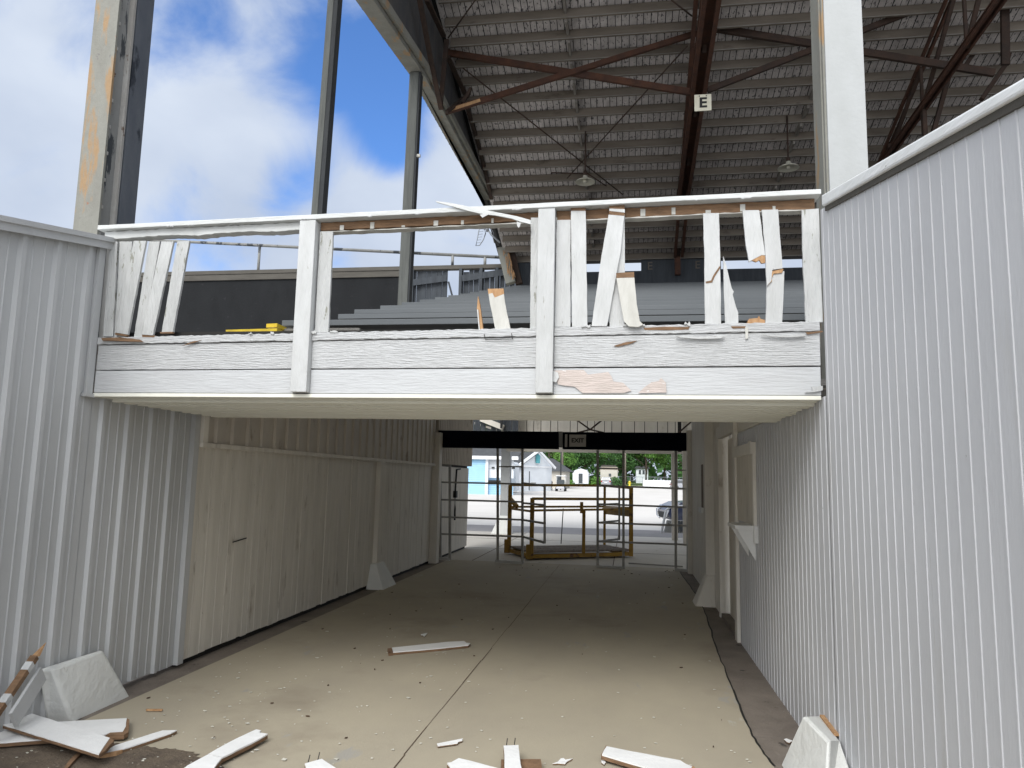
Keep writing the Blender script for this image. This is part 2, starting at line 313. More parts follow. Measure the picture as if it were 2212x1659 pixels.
def text_mesh(s, size, cx, cy, cz, name, material, parent, depth=.004, bold=0.0, sx=1.0):
    """letters standing upright, facing -Y"""
    cu = bpy.data.curves.new(name, 'FONT'); cu.body = s; cu.size = size; cu.align_x = 'CENTER'; cu.align_y = 'CENTER'; cu.extrude = depth; cu.offset = bold
    t = bpy.data.objects.new(name, cu); C.objects.link(t)
    dg = bpy.context.evaluated_depsgraph_get(); me = bpy.data.meshes.new_from_object(t.evaluated_get(dg))
    C.objects.unlink(t); bpy.data.objects.remove(t)
    org = base_of(parent)
    for v in me.vertices: v.co = Vector((v.co.x * sx + cx, cy - v.co.z, v.co.y + cz)) - org
    me.materials.clear(); me.materials.append(M[material])
    o = bpy.data.objects.new(name, me); C.objects.link(o); o.parent = parent
    return o

# ================================================================ GROUND
def gz(y): return 0 if y < 80 else min((y - 80) * .0125, 1.3)
g = MB()
ys = [-30, 0, 24.5, 80, 110, 140, 170, 184, 400, 1500]
for a, b in zip(ys, ys[1:]):
    g.add([(-600, a, gz(a) - .012), (600, a, gz(a) - .012), (600, b, gz(b) - .012), (-600, b, gz(b) - .012)], [(0, 1, 2, 3)])
struct(g.build('ground', 'asphalt'))
# floor slab of the passage: wavy right edge
edge = [onZ(0, *p) for p in ((1672, 1655), (1625, 1590), (1582, 1490), (1547, 1400), (1520, 1315), (1500, 1280), (1465, 1232))]
pts = [Vector((-3.66, .2, 0)), Vector((.95, .2, 0))]
for a, b in zip(edge, edge[1:]):
    for k in range(8):
        p = a.lerp(b, k / 8); pts.append(Vector((p.x + .005 * math.sin(p.y * 7) + random.uniform(-.006, .006), p.y, 0)))
pts += [Vector((edge[-1].x, 15.4, 0)), Vector((-3.70, 15.4, 0))]
fl = MB(); fl.prism(pts, (0, 0, -.14))
floor = struct(fl.build('floor', 'concrete'))
jn = MB(); a, b = onZ(0, 862, 1655), onZ(0, 1190, 1240)
xs_j = (a.x + b.x) / 2
y = .3
while y < 15.3:
    y2 = min(y + random.uniform(.3, .9), 15.35); wv = random.uniform(.0015, .0045); xo = xs_j + random.uniform(-.004, .004)
    jn.add([(xo - wv, y, .003), (xo + wv, y, .003), (xo + wv * random.uniform(.7, 1.2), y2, .003), (xo - wv, y2, .003)], [(0, 1, 2, 3)]); y = y2
jn.build('joint', 'leaflitter', floor)
eg = MB(); ep = [p for p in pts[2:-2]]
for p, q in zip(ep, ep[1:]):
    wv = random.uniform(.006, .014)
    eg.add([(p.x - .004, p.y, .002), (p.x + wv, p.y, .002), (q.x + wv, q.y, .002), (q.x - .004, q.y, .002)], [(0, 1, 2, 3)])
eg.build('edge_crack', 'darkgap', floor)
# sunken strips beside the slab
st = MB(); st.box(.6, XR + .3, -2, 15.4, -.30, -.006); struct(st.build('gutter', 'strip'))
st = MB(); st.box(XL - .3, -3.5, -2, 15.4, -.30, -.006); struct(st.build('gutter', 'strip'))
# pavement beyond the gate, and the dark strip of road after it
pv = MB(); pv.box(-9, 9, 15.43, 23.9, -.2, -.004)
pav = struct(pv.build('pavement', 'sidewalk'))
rd = MB(); rd.box(-60, 60, 24.0, 27.2, -.1, -.006); struct(rd.build('road', 'asphalt_dark'))
pj = MB()
for yy in (18.3, 21.2): pj.box(-9, 9, yy, yy + .018, -.01, -.001)
for xx in (-3.2, -.3, 2.2): pj.box(xx, xx + .016, 15.45, 23.88, -.01, -.0015)
pj.build('joint', 'leaflitter', pav)
# dirt spilled over the front left of the slab
dp = [onZ(0, *p) for p in ((-60, 1560), (40, 1560), (150, 1592), (243, 1606), (300, 1611), (352, 1618), (395, 1622), (430, 1633), (475, 1650), (500, 1690), (560, 1760))]
dd = [Vector((p.x, p.y, .004)) for p in dp]
dp2 = []
for a, b in zip(dd, dd[1:]):
    for k in range(6):
        q = a.lerp(b, k / 6); dp2.append(q + Vector((random.uniform(-.02, .02), random.uniform(-.02, .02), 0)))
dp2 += [Vector((-1.9, 2.2, .004)), Vector((-6, 2.2, .004)), Vector((-6, 5.2, .004))]
dm = MB(); dm.add(dp2, [tuple(range(len(dp2)))]); struct(dm.build('dirt', 'dirt'))
# lawn beyond the lot
gr = MB(); gr.add([(-300, 148, gz(148) + .002), (300, 148, gz(148) + .002), (300, 184, 1.32), (-300, 184, 1.32), (300, 1400, 1.34), (-300, 1400, 1.34)], [(0, 1, 2, 3), (3, 2, 4, 5)])
struct(gr.build('grass', 'grass'))

# ================================================================ LEFT WALL
lw = thing('steel_wall', (XL, 3.5, 0), 'ribbed grey steel-sided wing wall left of the balcony, its capped top sloping down', 'wall')
def wall_top_left(y): return 3.39 + .188 * (y - 4.82)
def ribs(mb, x, y0, y1, majors, zb, zt, sgn, minor=2, hmaj=.026, hmin=.006, wmaj=.062, wmin=.018, cut=None):
    """ribbed sheet in the plane x, ribs standing towards sgn"""
    pr = []
    allr = []
    mj = sorted(majors)
    step = mj[1] - mj[0]
    for i, q in enumerate(mj):
        allr.append((q, hmaj, wmaj))
        for k in range(minor):
            allr.append((q + step * (k + 1) / (minor + 1), hmin, wmin))
    pr.append((y0, 0))
    for (q, h, wd) in allr:
        if q - wd / 2 <= y0 or q + wd / 2 >= y1: continue
        pr += [(q - wd / 2, 0), (q - wd * .27, h), (q + wd * .27, h), (q + wd / 2, 0)]
    pr.append((y1, 0)); pr.sort(key=lambda t: t[0])
    vs = []; fs = []
    for (yy, h) in pr:
        vs += [(x + sgn * h, yy, zb(yy)), (x + sgn * h, yy, zt(yy))]
    for i in range(len(pr) - 1): fs.append((2 * i, 2 * i + 2, 2 * i + 3, 2 * i + 1))
    mb.add(vs, fs)
    mb.add([(x - sgn * .004, y0, zb(y0)), (x - sgn * .004, y1, zb(y1)), (x - sgn * .004, y1, zt(y1)), (x - sgn * .004, y0, zt(y0)),
            (x - sgn * .1, y0, zb(y0)), (x - sgn * .1, y1, zb(y1)), (x - sgn * .1, y1, zt(y1)), (x - sgn * .1, y0, zt(y0))],
           [(0, 1, 2, 3), (7, 6, 5, 4), (0, 4, 5, 1), (1, 5, 6, 2), (2, 6, 7, 3), (3, 7, 4, 0)])
maj = [4.425 + .2945 * k for k in range(-13, 7)]
b = MB(); ribs(b, XL, .6, 4.90, maj, lambda y: .03, lambda y: wall_top_left(y), 1)
b.build('siding', 'metal_wall', lw)
b = MB(); ribs(b, XL, 4.905, 6.22, [q for q in maj if q > 4.95], lambda y: .035 + .01 * math.sin(y * 7), lambda y: 2.235, 1)
b.build('siding', 'metal_wall', lw)
b = MB(); b.beam((XL + .005, .6, wall_top_left(.6) + .02), (XL + .005, 4.92, wall_top_left(4.92) + .02), .16, .035)
b.beam((XL + .06, .6, wall_top_left(.6) - .02), (XL + .06, 4.92, wall_top_left(4.92) - .02), .012, .06); b.build('cap', 'metal_wall', lw)
b = MB(); b.box(XL + .002, XL + .03, 4.80, 4.86, 2.25, 3.36); b.box(XL + .002, XL + .045, 4.78, 6.24, 2.225, 2.25); b.box(XL + .003, XL + .05, 6.17, 6.25, .03, 2.222)
b.build('corner_trim', 'metal_wall', lw)

pw = thing('board_wall', (XL, 8, 0), 'grimy cream vertical-board wall along the left of the passage with steel band above', 'wall')
rs = random.Random(3)
b = MB(); y = 6.262
while y < 14.58:
    wd = rs.choice((.105, .12, .14, .16)); y2 = min(y + wd, 14.6); off = rs.uniform(-.004, .006)
    zb = .05 + rs.uniform(-.006, .004)
    b.box(XL - .02, XL + .012 + off, y + .0025, y2 - .0025, zb, 1.935); y = y2
b.build('boards', 'board_wall', pw)
tl_ = lambda y: 2.42 + .28 * (y - 6.26)
b = MB(); b.prism([(XL - .12, 6.26, -.02), (XL - .12, 18.05, -.02), (XL - .12, 18.05, 4.2), (XL - .12, 12.6, 4.1), (XL - .12, 6.26, tl_(6.26))], (.099, 0, 0)); b.build('backing', 'darkgap', pw)
b = MB(); ribs(b, XL + .055, 6.30, 14.6, [6.5 + .295 * k for k in range(28)], lambda y: 1.97, lambda y: tl_(y), 1, minor=0, hmaj=.026, wmaj=.055); b.build('siding', 'metal_band', pw)
b = MB(); b.box(XL - .01, XL + .085, 6.262, 14.6, 1.925, 1.968); b.box(XL - .01, XL + .08, 6.262, 6.34, 1.97, 2.23); b.build('ledge', 'board_wall', pw)
b = MB(); b.box(XL + .0, XL + .085, 11.24, 11.42, .35, 1.924); b.build('pilaster', 'board_wall', pw)
b = MB(); b.tube([(XL + .03, 7.0, 1.015), (XL + .03, 7.26, 1.035)], .006); b.build('latch_bar', 'black', pw)
b = MB(); b.box(XL - .0, XL + .16, 14.6, 14.82, .0, 2.6); b.build('post', 'board_wall', pw)
# its stretch beyond the gate
b = MB(); y = 14.83
while y < 18.0:
    b.box(XL - .02, XL + .03, y + .003, y + .077, .06, 1.93); y += .08
b.build('boards', 'board_wall', pw)
b = MB(); ribs(b, XL + .07, 14.83, 18.15, [14.9 + .15 * k for k in range(22)], lambda y: 1.98, lambda y: 3.5, 1, minor=0, hmaj=.03, wmaj=.08); b.build('siding', 'metal_band', pw)
b = MB(); b.tube([(XL + .05, 17.0, 1.9), (XL + .06, 16.6, 1.88), (XL + .06, 16.5, 1.3), (XL + .07, 16.5, 1.0), (XL + .06, 16.55, .75)], .02); b.box(XL + .03, XL + .1, 16.45, 16.58, 1.25, 1.4); b.build('conduit', 'black', pw)

# ================================================================ RIGHT WALL
rw = thing('siding_wall', (XR, 4, 0), 'long pale grey grooved-siding wall right of the balcony with sloping white cap', 'wall')
_r1, _r2 = onX(XR - .03, 2212, 197), onX(XR - .03, 1775, 446)
def wall_top_right(y): return _r1.z + (_r2.z - _r1.z) * (y - _r1.y) / (_r2.y - _r1.y)
def grooves(mb, x, y0, y1, zt, zb, pitch, seed):
    rr = random.Random(seed); vs = []; fs = []; pr = [(y0, 0)]
    y = y0 + .03
    k = 0
    while y < y1 - .02:
        wd = .011; h = -.006
        bead = .0035
        pr += [(y - .003, 0), (y, -.004), (y + .002, bead), (y + .011, bead), (y + .015, 0)]
        k += 1
        y += pitch * (rr.uniform(.94, 1.06)) + (.02 if k % 9 == 0 else 0)
    pr.append((y1, 0))
    for (yy, h) in pr: vs += [(x - h, yy, zb(yy)), (x - h, yy, zt(yy))]
    for i in range(len(pr) - 1): fs.append((2 * i, 2 * i + 1, 2 * i + 3, 2 * i + 2))
    mb.add(vs, fs)
    mb.box(x + .01, x + .11, y0, y1, min(zb(y0), zb(y1)), min(zt(y0), zt(y1)) - .02)
b = MB(); grooves(b, XR, .3, 4.78, lambda y: wall_top_right(y), lambda y: -.05, .113, 5); b.build('siding', 'groove_wall', rw)
b = MB(); grooves(b, XR, 4.79, 8.02 + .55, lambda y: 2.25, lambda y: -.045 + .015 * math.sin(y * 3), .122, 6); b.build('siding', 'groove_wall', rw)
xc = XR - .03
u1, u2 = onX(xc, 2212, 165), onX(xc, 1785, 415); l1, l2 = onX(xc, 2212, 197), onX(xc, 1775, 446)
ln = lambda p, q: (lambda y: p.z + (q.z - p.z) * (y - p.y) / (q.y - p.y))
ut, lt = ln(u1, u2), ln(l1, l2); ye = l2.y
b = MB(); b.prism([(xc, .3, lt(.3)), (xc, ye, lt(ye)), (xc, ye, ut(ye)), (xc, .3, ut(.3))], (.2, 0, 0)); b.build('cap', 'cap_white', rw, .012)
b = MB(); b.prism([(XR - .012, .3, lt(.3) - .03), (XR - .012, ye, lt(ye) - .03), (XR - .012, ye, lt(ye) - .001), (XR - .012, .3, lt(.3) - .001)], (.012, 0, 0)); b.build('cap_shade_strip', 'cap_dirt_shade', rw)  # thin dark strip stands in for the shade under the cap
# doorway
DY0, DY1 = 8.75, 10.1
b = MB(); grooves(b, XR, 10.2, 10.95, lambda y: 3.3, lambda y: -.03, .1, 8); b.box(XR, XR + .1, 8.58, 10.2, 2.42, 3.0); b.box(XR, XR + .1, 11.2, 14.6, -.03, 3.4); b.box(XR + .0, XR + .1, 6.4, 8.58, 2.26, 2.40)
b.build('boards', 'groove_inner', rw)
b = MB(); b.box(XR - .035, XR + .02, 8.58, 8.75, -.05, 2.40); b.box(XR - .035, XR + .02, 10.1, 10.2, -.05, 2.40); b.box(XR - .045, XR + .02, 8.56, 10.22, 2.28, 2.42)
dr = b.build('door_frame', 'groove_inner', rw)
b = MB(); b.box(XR + .09, XR + .12, 8.76, 10.09, .02, 2.27)
d_ = b.build('door', 'board_wall', rw)
b = MB(); b.box(XR + .03, XR + .089, 8.755, 8.775, .0, 2.27); b.build('gap', 'darkgap', d_)
b = MB(); b.box(XR - .02, XR + .08, 8.76, 10.09, -.05, .05); b.build('threshold', 'strip', rw)
# ticket window
wy0, wy1 = onX(XR, 1632, 1000).y, onX(XR, 1590, 1000).y
zt0 = onX(XR, 1632, 955).z; zs = onX(XR, 1632, 1135).z
b = MB(); b.box(XR - .03, XR + .0, wy0 - .02, wy0 + .07, zs, zt0 - .11); b.box(XR - .03, XR, wy1 - .06, wy1, zs, zt0 - .11); b.box(XR - .04, XR, wy0 - .03, wy1 + .02, zt0 - .11, zt0); b.box(XR - .05, XR - .041, wy0 - .04, wy0 + .1, zt0 - .12, zt0 + .01)
wf = b.build('window_frame', 'groove_inner', rw)
b = MB(); b.box(XR - .012, XR - .003, wy0 + .07, wy1 - .06, zs, zt0 - .11); b.build('shutter', 'board_wall', wf)
b = MB(); b.box(XR - .20, XR, wy0 - .02, 7.95, zs - .035, zs)
sh = b.build('counter_shelf', 'trim', rw)
for yy in (wy0 + .02, 7.85):
    b = MB(); b.prism([(XR - .01, yy, zs - .036), (XR - .18, yy, zs - .036), (XR - .01, yy, zs - .33)], (0, .025, 0)); b.build('bracket', 'trim', sh)
b = MB(); b.box(XR - .035, XR, wy0 - .06, wy0 - .025, zs - .16, zs + .0); b.build('block', 'trim', sh)
# pilaster, slot, end boards
b = MB(); b.box(XR - .12, XR + .0, 10.95, 11.2, .42, 3.4); b.build('pilaster', 'groove_inner', rw)
b = MB(); b.box(XR - .004, XR + .0, 12.3, 12.75, 1.3, 2.0); b.build('slot', 'planks', rw)
b = MB(); b.box(XR - .05, XR - .005, 12.28, 12.78, 1.22, 1.30); b.build('slot_tray', 'trim', rw)
b = MB(); b.box(XR - .08, XR + .1, 14.61, 14.8, -.03, 2.7); b.build('post', 'groove_inner', rw)

# ================================================================ FOOTINGS
def footing(cx_wall, sgn, y0, y1, w_, h, inset, label, name='concrete_footing', mtl='whiteconc', z0=-.05, slope=.1):
    """truncated pyramid standing against a wall plane"""
    lo = [(cx_wall, y0, z0), (cx_wall + sgn * w_, y0, z0), (cx_wall + sgn * w_, y1, z0), (cx_wall, y1, z0)]
    hi = [(cx_wall, y0 + inset, h), (cx_wall + sgn * (w_ * .35), y0 + inset, h + slope * .0), (cx_wall + sgn * (w_ * .35), y1 - inset, h), (cx_wall, y1 - inset, h)]
    m_ = MB(); m_.hexa(lo, hi); o = m_.build(name, mtl, None, .018)
    return tag(o, label, 'footing', 'whitewashed concrete column footings')
# front left: corners sighted on the ground
q = [onZ(0, 161, 1556), onZ(0, 284, 1501)]
lo = [(XL + .02, q[0].y - .06, -.03), (q[0].x, q[0].y, -.03), (q[1].x, q[1].y, -.03), (XL + .02, q[1].y + .10, -.03)]
t = [onX(XL + .03, 81, 1445), onX(XL + .10, 115, 1443), onX(XL + .10, 221, 1405), onX(XL + .03, 221, 1403)]
b = MB(); b.hexa(lo, [tuple(t[0]), tuple(t[1]), tuple(t[2]), tuple(t[3])])
tag(b.build('concrete_footing', 'whiteconc', None, .02), 'large whitewashed concrete footing against the steel siding at front left', 'footing', 'whitewashed concrete column footings')
lo = [onZ(-.03, 1680, 1657), Vector((.93, 4.1, -.03)), Vector((XR - .005, 4.0, -.03)), Vector((XR - .005, 5.5, -.03))]
hi = [onX(XR - .18, 1737, 1545), onX(XR - .12, 1792, 1600), onX(XR - .005, 1815, 1600), onX(XR - .005, 1772, 1545)]
lo = [Vector((.93, 5.02, -.03)), Vector((.96, 4.15, -.03)), Vector((XR - .005, 4.1, -.03)), Vector((XR - .005, 5.65, -.03))]
b = MB(); b.hexa([tuple(p) for p in lo], [tuple(p) for p in hi])
o = tag(b.build('concrete_footing', 'whiteconc', None, .02), 'whitewashed concrete footing at the bottom right with a rust-stained top edge', 'footing', 'whitewashed concrete column footings')
b = MB(); b.beam(onX(XR - .012, 1776, 1546), onX(XR - .012, 1808, 1588), .03, .012); b.build('rust_stain', 'freshwood', o)
footing(XL, 1, 11.0, 11.7, .30, .36, .16, 'small whitewashed footing under the pilaster of the left board wall')
footing(XR, -1, 10.85, 11.35, .30, .42, .12, 'grey-white footing at the foot of the right wall beyond the doorway', mtl='groove_inner')

# ================================================================ BALCONY
bal = thing('balcony', ((XL + XR) / 2, YB, 2.27), 'white board balcony spanning the passage, its picket railing broken and peeling', 'balcony')
def lerp(a, b, t): return a + (b - a) * t
def zat(xl, zl, xr, zr): return lambda x: zl + (zr - zl) * (x - xl) / (xr - xl)
pL = lambda px, py, d=0: onY(YB + d, px, py)
zb0 = pL(1000, 851).z
zj = zat(XL, pL(208, 800).z, XR, pL(1777, 791).z)
zl_ = zat(XL, pL(219, 745).z, XR, pL(1778, 716).z)     # lower edge of the ledge board
zt_ = zat(XL, pL(219, 730).z, XR, pL(1778, 695).z)     # upper edge of the ledge board
zr_ = zat(XL, pL(213, 491).z, XR, pL(1786, 413).z)     # rail top
def hboard(name, x0, x1, y0, y1, f0, f1, mtl, seg=40, jag=0.0, par=bal, bev=.004):
    m_ = MB(); vs = []; fs = []; rr = random.Random(hash(name) % 100 + 1)
    for i in range(seg + 1):
        x = x0 + (x1 - x0) * i / seg; a = f0(x) + rr.uniform(-jag, jag); c = f1(x) + rr.uniform(-jag, jag)
        vs += [(x, y0, a), (x, y1, a), (x, y1, c), (x, y0, c)]
    for i in range(seg):
        for k in range(4): fs.append((4 * i + k, 4 * i + (k + 1) % 4, 4 * i + 4 + (k + 1) % 4, 4 * i + 4 + k))
    fs += [(0, 1, 2, 3), (4 * seg + 3, 4 * seg + 2, 4 * seg + 1, 4 * seg)]
    m_.add(vs, fs); return m_.build(name, mtl, par, bev)
P1 = (pL(633, 850).x, pL(668, 850).x); P2 = (pL(1158, 850).x, pL(1195, 850).x)
cuts = [(XL + .03, P1[0]), (P1[1], P2[0]), (P2[1], XR - .005)]
for k, (x0, x1) in enumerate(cuts):
    hboard('fascia_board', x0 + .0015, x1 - .0015, YB + .002 * k, YB + .05, lambda x: zb0, lambda x: zj(x) - .004, 'fascia_smooth', 30, .0)
    hboard('fascia_board', x0 + .0015, x1 - .0015, YB - .003 * (k - 1), YB + .05, lambda x: zj(x) + .004, lambda x: zl_(x) - .003, 'fascia', 30, .0012)
    hboard('ledge_board', x0 + .0015, x1 - .0015, YB - .012, YB + .06, lambda x: zl_(x) + .003, lambda x: zt_(x), 'fascia', 60, .003)
b = MB(); b.box(XL + .03, XR - .01, YB + .056, YB + .09, zb0 + .01, 2.72); b.build('backing', 'darkgap', bal)
b = MB(); b.box(XL + .03, XR - .01, YB - .006, YB + .11, zb0 - .03, zb0 - .004); b.build('soffit_trim', 'soffit', bal, .003)
# soffit of stepped boards
sj = [4.99, 5.26, 5.53, 5.80, 6.06, 6.36]
for k in range(5):
    b = MB(); zz = 2.232 - .004 * k
    x1 = XR - .004 - (.05 * k if k else 0)
    n = 4
    for j in range(n):
        ya = sj[k] + (sj[k + 1] - sj[k]) * j / n; yb_ = sj[k] + (sj[k + 1] - sj[k]) * (j + 1) / n
        b.box(XL + .04 + .02 * k, XR - .004 - .02 * (k % 2), ya + .007, yb_ - .007, zz - (.019 if j % 2 else 0) + .002 * k, zz + .03)
    b.build('soffit_board', 'soffit', bal)
b = MB(); b.box(XL + .04, XR - .004, 4.98, 6.36, 2.262, 2.30); b.build('soffit_backing', 'darkgap', bal)
# posts
ztop = onY(YB, 670, 492).z
for (x0, x1, pt) in ((P1[0], P1[1], 492), (P2[0], P2[1], 463)):
    ax = (x0 + x1) / 2; zt1 = pL(int(1106), pt).z
    zt1 = zr_(ax) - .045
    b = MB(); b.box(x0, x1, YB - .055, YB + .03, zb0 + .004, zt1)
    b.build('post', 'picket', bal, .004)
# rail
hboard('rail', XL - .03, XR + .02, YB - .045, YB + .12, lambda x: zr_(x) - .034, lambda x: zr_(x), 'rail', 60, .0012)
hboard('rail_support', XL - .0, P1[0] - .002, YB + .0, YB + .09, lambda x: zr_(x) - .10 + .012 * abs(math.sin(x * 5)), lambda x: zr_(x) - .036, 'rail', 60, .004)
hboard('rail_support', P1[1] + .002, P2[0] - .004, YB + .03, YB + .10, lambda x: zr_(x) - .095, lambda x: zr_(x) - .036, 'rawwood', 40, .003)
hboard('rail_support', P2[1] + .002, XR - .004, YB + .03, YB + .10, lambda x: zr_(x) - .105, lambda x: zr_(x) - .036, 'rawwood', 40, .003)
hboard('paint_line', P1[1] + .01, XR - .01, YB + .026, YB + .10, lambda x: zr_(x) - .112, lambda x: zr_(x) - .106, 'picket_back', 60, .003, bev=0)
x = P1[1] + .15; rz = random.Random(5)
while x < XR - .1:
    hh = rz.uniform(.012, .05)
    b = MB(); b.box(x, x + rz.uniform(.015, .035), YB + .026, YB + .029, zr_(x) - .10, zr_(x) - .10 + hh); b.build('nail_patch', 'picket_back', bal); x += .215 * rz.uniform(.9, 1.1)

def c4(x, y): return (x * .3417, 432 + y * .3417)
def c5(x, y): return (648 + x * .2929, 405 + y * .2929)
def c6(x, y): return (1188 + x * .2929, 405 + y * .2929)
def picket(pts, conv, d, mtl, th=.02, name='picket', jag=.0, label=None):
    P = [pL(*conv(*p), d) for p in pts]; Q = []
    rr = random.Random(int(pts[0][0]))
    n = len(P)
    for i in range(n):
        a, c = P[i], P[(i + 1) % n]; L_ = (c - a).length; k = max(1, int(L_ / .05))
        for j in range(k):
            p = a.lerp(c, j / k)
            if j and jag: p = p + Vector((rr.uniform(-jag, jag), 0, rr.uniform(-jag, jag) * .3))
            Q.append(p)
    m_ = MB(); m_.prism(Q, (0, th, 0)); o = m_.build(name, mtl, bal)
    if label: o['label'] = label
    return o
J = .0016
picket([(695, 262), (742, 262), (714, 862), (650, 862)], c4, .012, 'picket_old', jag=J)
picket([(756, 262), (834, 262), (812, 560), (790, 866), (722, 866), (742, 560)], c4, .008, 'picket_old', jag=J)
picket([(845, 258), (922, 258), (806, 850), (728, 838)], c4, -.018, 'picket_old', jag=J, label='white picket hanging askew')
picket([(942, 262), (1010, 262), (900, 880), (846, 870)], c4, .010, 'picket_old', jag=J)
picket([(1020, 262), (1096, 262), (966, 855), (896, 850)], c4, -.018, 'picket_old', jag=J, label='white picket hanging askew')
picket([(1120, 262), (1197, 258), (1092, 833), (1022, 835)], c4, -.010, 'picket_old', jag=J, label='white picket hanging askew')
for pts in ([(728, 838), (806, 850), (803, 862), (728, 852)], [(896, 850), (978, 855), (974, 868), (900, 866)], [(1010, 835), (1092, 833), (1088, 842), (1012, 843)]):
    picket(pts, c4, -.014, 'rawwood', .024, 'picket_end')
picket([(148, 325), (243, 322), (226, 700), (208, 1068), (108, 1068), (128, 700)], c5, .004, 'picket_old', jag=J)
picket([(1312, 800), (1326, 860), (1350, 1047), (1318, 1047), (1305, 900)], c5, .03, 'freshwood', .03, 'splinter')
picket([(1306, 900), (1318, 1047), (1326, 1047), (1314, 900)], c5, .02, 'picket', .03, 'splinter')
picket([(1390, 785), (1420, 778), (1436, 812), (1466, 800), (1503, 785), (1512, 850), (1552, 1045), (1440, 1045), (1402, 860)], c5, .018, 'picket_back', jag=J, label='snapped grey picket stump')
picket([(1385, 747), (1500, 745), (1504, 784), (1466, 799), (1436, 812), (1420, 778), (1389, 785)], c5, .022, 'freshwood', .02, 'picket_end')
picket([(1703, 222), (1780, 222), (1765, 1040), (1697, 1040), (1700, 640)], c5, .004, 'picket_old', jag=J)
picket([(50, 240), (152, 238), (150, 1027), (36, 1027)], c6, .004, 'picket', jag=J)
picket([(155, 172), (263, 172), (276, 1027), (163, 1027)], c6, -.010, 'picket', jag=J)
picket([(155, 150), (262, 148), (263, 171), (155, 171)], c6, -.010, 'rawwood', .02, 'picket_end')
picket([(448, 205), (552, 200), (550, 1022), (440, 1022)], c6, .006, 'picket', jag=J)
picket([(432, 200), (548, 210), (520, 480), (420, 1022), (306, 1022), (372, 560)], c6, -.018, 'picket', jag=J, label='white picket leaning to the right')
picket([(440, 128), (550, 128), (550, 208), (436, 198)], c6, -.018, 'rawwood', .02, 'picket_end')
picket([(438, 155), (552, 160), (552, 185), (438, 172)], c6, -.0205, 'picket', .002, 'paint_scrap')
picket([(490, 668), (622, 664), (640, 860), (662, 985), (688, 1010), (650, 1028), (582, 1024), (546, 985), (512, 800)], c6, -.050, 'picket_back', .022, jag=.001, label='short tan broken picket leaning out')
picket([(488, 630), (620, 622), (622, 663), (490, 667)], c6, -.050, 'rawwood', .022, 'picket_end')
picket([(1130, 190), (1246, 188), (1256, 560), (1262, 1006), (1144, 1006), (1140, 560)], c6, .004, 'picket', jag=J)
picket([(1252, 578), (1258, 590), (1216, 655), (1196, 700), (1152, 706), (1148, 694), (1188, 685), (1206, 645)], c6, .001, 'rawwood', .006, 'crack')
picket([(1278, 505), (1302, 580), (1340, 740), (1355, 768), (1348, 790), (1372, 880), (1388, 920), (1390, 1003), (1293, 1003), (1282, 740)], c6, .016, 'picket', .018, 'splinter', jag=.001)
picket([(1420, 168), (1542, 166), (1574, 400), (1588, 500), (1560, 498), (1490, 535), (1468, 548), (1448, 440)], c6, .004, 'picket', jag=J, label='picket snapped off half way')
picket([(1488, 536), (1560, 500), (1586, 502), (1588, 555), (1560, 558), (1545, 535), (1520, 548)], c6, .006, 'freshwood', .018, 'picket_end')
picket([(1562, 165), (1682, 162), (1700, 400), (1716, 596), (1640, 606), (1632, 690), (1600, 726), (1590, 500)], c6, -.004, 'picket', jag=J)
picket([(1640, 640), (1728, 615), (1722, 800), (1712, 1002), (1590, 1002), (1600, 726), (1634, 690)], c6, .008, 'picket', jag=J)
picket([(1630, 618), (1722, 600), (1712, 628), (1650, 636), (1634, 668), (1638, 690), (1604, 722), (1602, 690)], c6, .000, 'freshwood', .01, 'crack')
picket([(1858, 165), (1982, 155), (1996, 560), (2012, 992), (1888, 994), (1866, 560)], c6, .004, 'picket_old', jag=J)
picket([(1458, 985), (1470, 968), (1536, 962), (1542, 945), (1552, 968), (1590, 978), (1588, 1004), (1458, 1003)], c6, .03, 'freshwood', .05, 'broken_stub')
# strip of timber peeled up off the rail
picket([(998, 98), (1100, 112), (1200, 130), (1300, 156), (1380, 168), (1500, 192), (1600, 212), (1702, 240), (1700, 270), (1620, 250), (1560, 228), (1440, 205), (1330, 192), (1240, 172), (1120, 138), (1008, 108)], c5, -.062, 'rail', .014, 'peeled_strip', label='splintered strip curling off the rail')
picket([(1325, 200), (1380, 190), (1388, 200), (1345, 222)], c5, -.066, 'picket', .004, 'paint_scrap')
picket([(1598, 250), (1628, 262), (1622, 285), (1612, 298), (1600, 280)], c5, -.066, 'picket', .004, 'paint_scrap')
# bare patches where the paint has come away
bare = lambda pts, nm='bare_patch', mt='primer', d=-.0065: picket(pts, c6, d, mt, .004, nm, jag=.003)
bare([(30, 1350), (120, 1346), (250, 1345), (280, 1380), (360, 1370), (430, 1360), (455, 1395), (468, 1430), (540, 1440), (600, 1498), (545, 1516), (240, 1516), (180, 1468), (110, 1462), (60, 1452)])
bare([(650, 1516), (700, 1470), (750, 1436), (800, 1428), (820, 1404), (855, 1440), (860, 1512)])
bare([(690, 1034), (830, 1027), (1030, 1027), (1022, 1046), (860, 1052), (700, 1050)], 'bare_patch', 'rawwood', -.016)
bare([(1335, 1024), (1445, 1022), (1440, 1036), (1350, 1040)], 'bare_patch', 'rawwood', -.016)
bare([(1885, 1068), (2010, 1056), (2014, 1066), (1900, 1084)], 'bare_patch', 'rawwood', -.016)
picket([(20, 1350), (60, 1365), (66, 1400), (45, 1438), (22, 1430)], c6, -.018, 'picket', .003, 'paint_scrap')
picket([(930, 1094), (1100, 1100), (1290, 1096), (1260, 1112), (1100, 1116), (965, 1106)], c6, -.03, 'picket', .016, 'paint_scrap', jag=.003)
picket([(1440, 1030), (1462, 1030), (1462, 1112), (1442, 1118)], c6, -.017, 'picket_back', .004, 'paint_scrap')
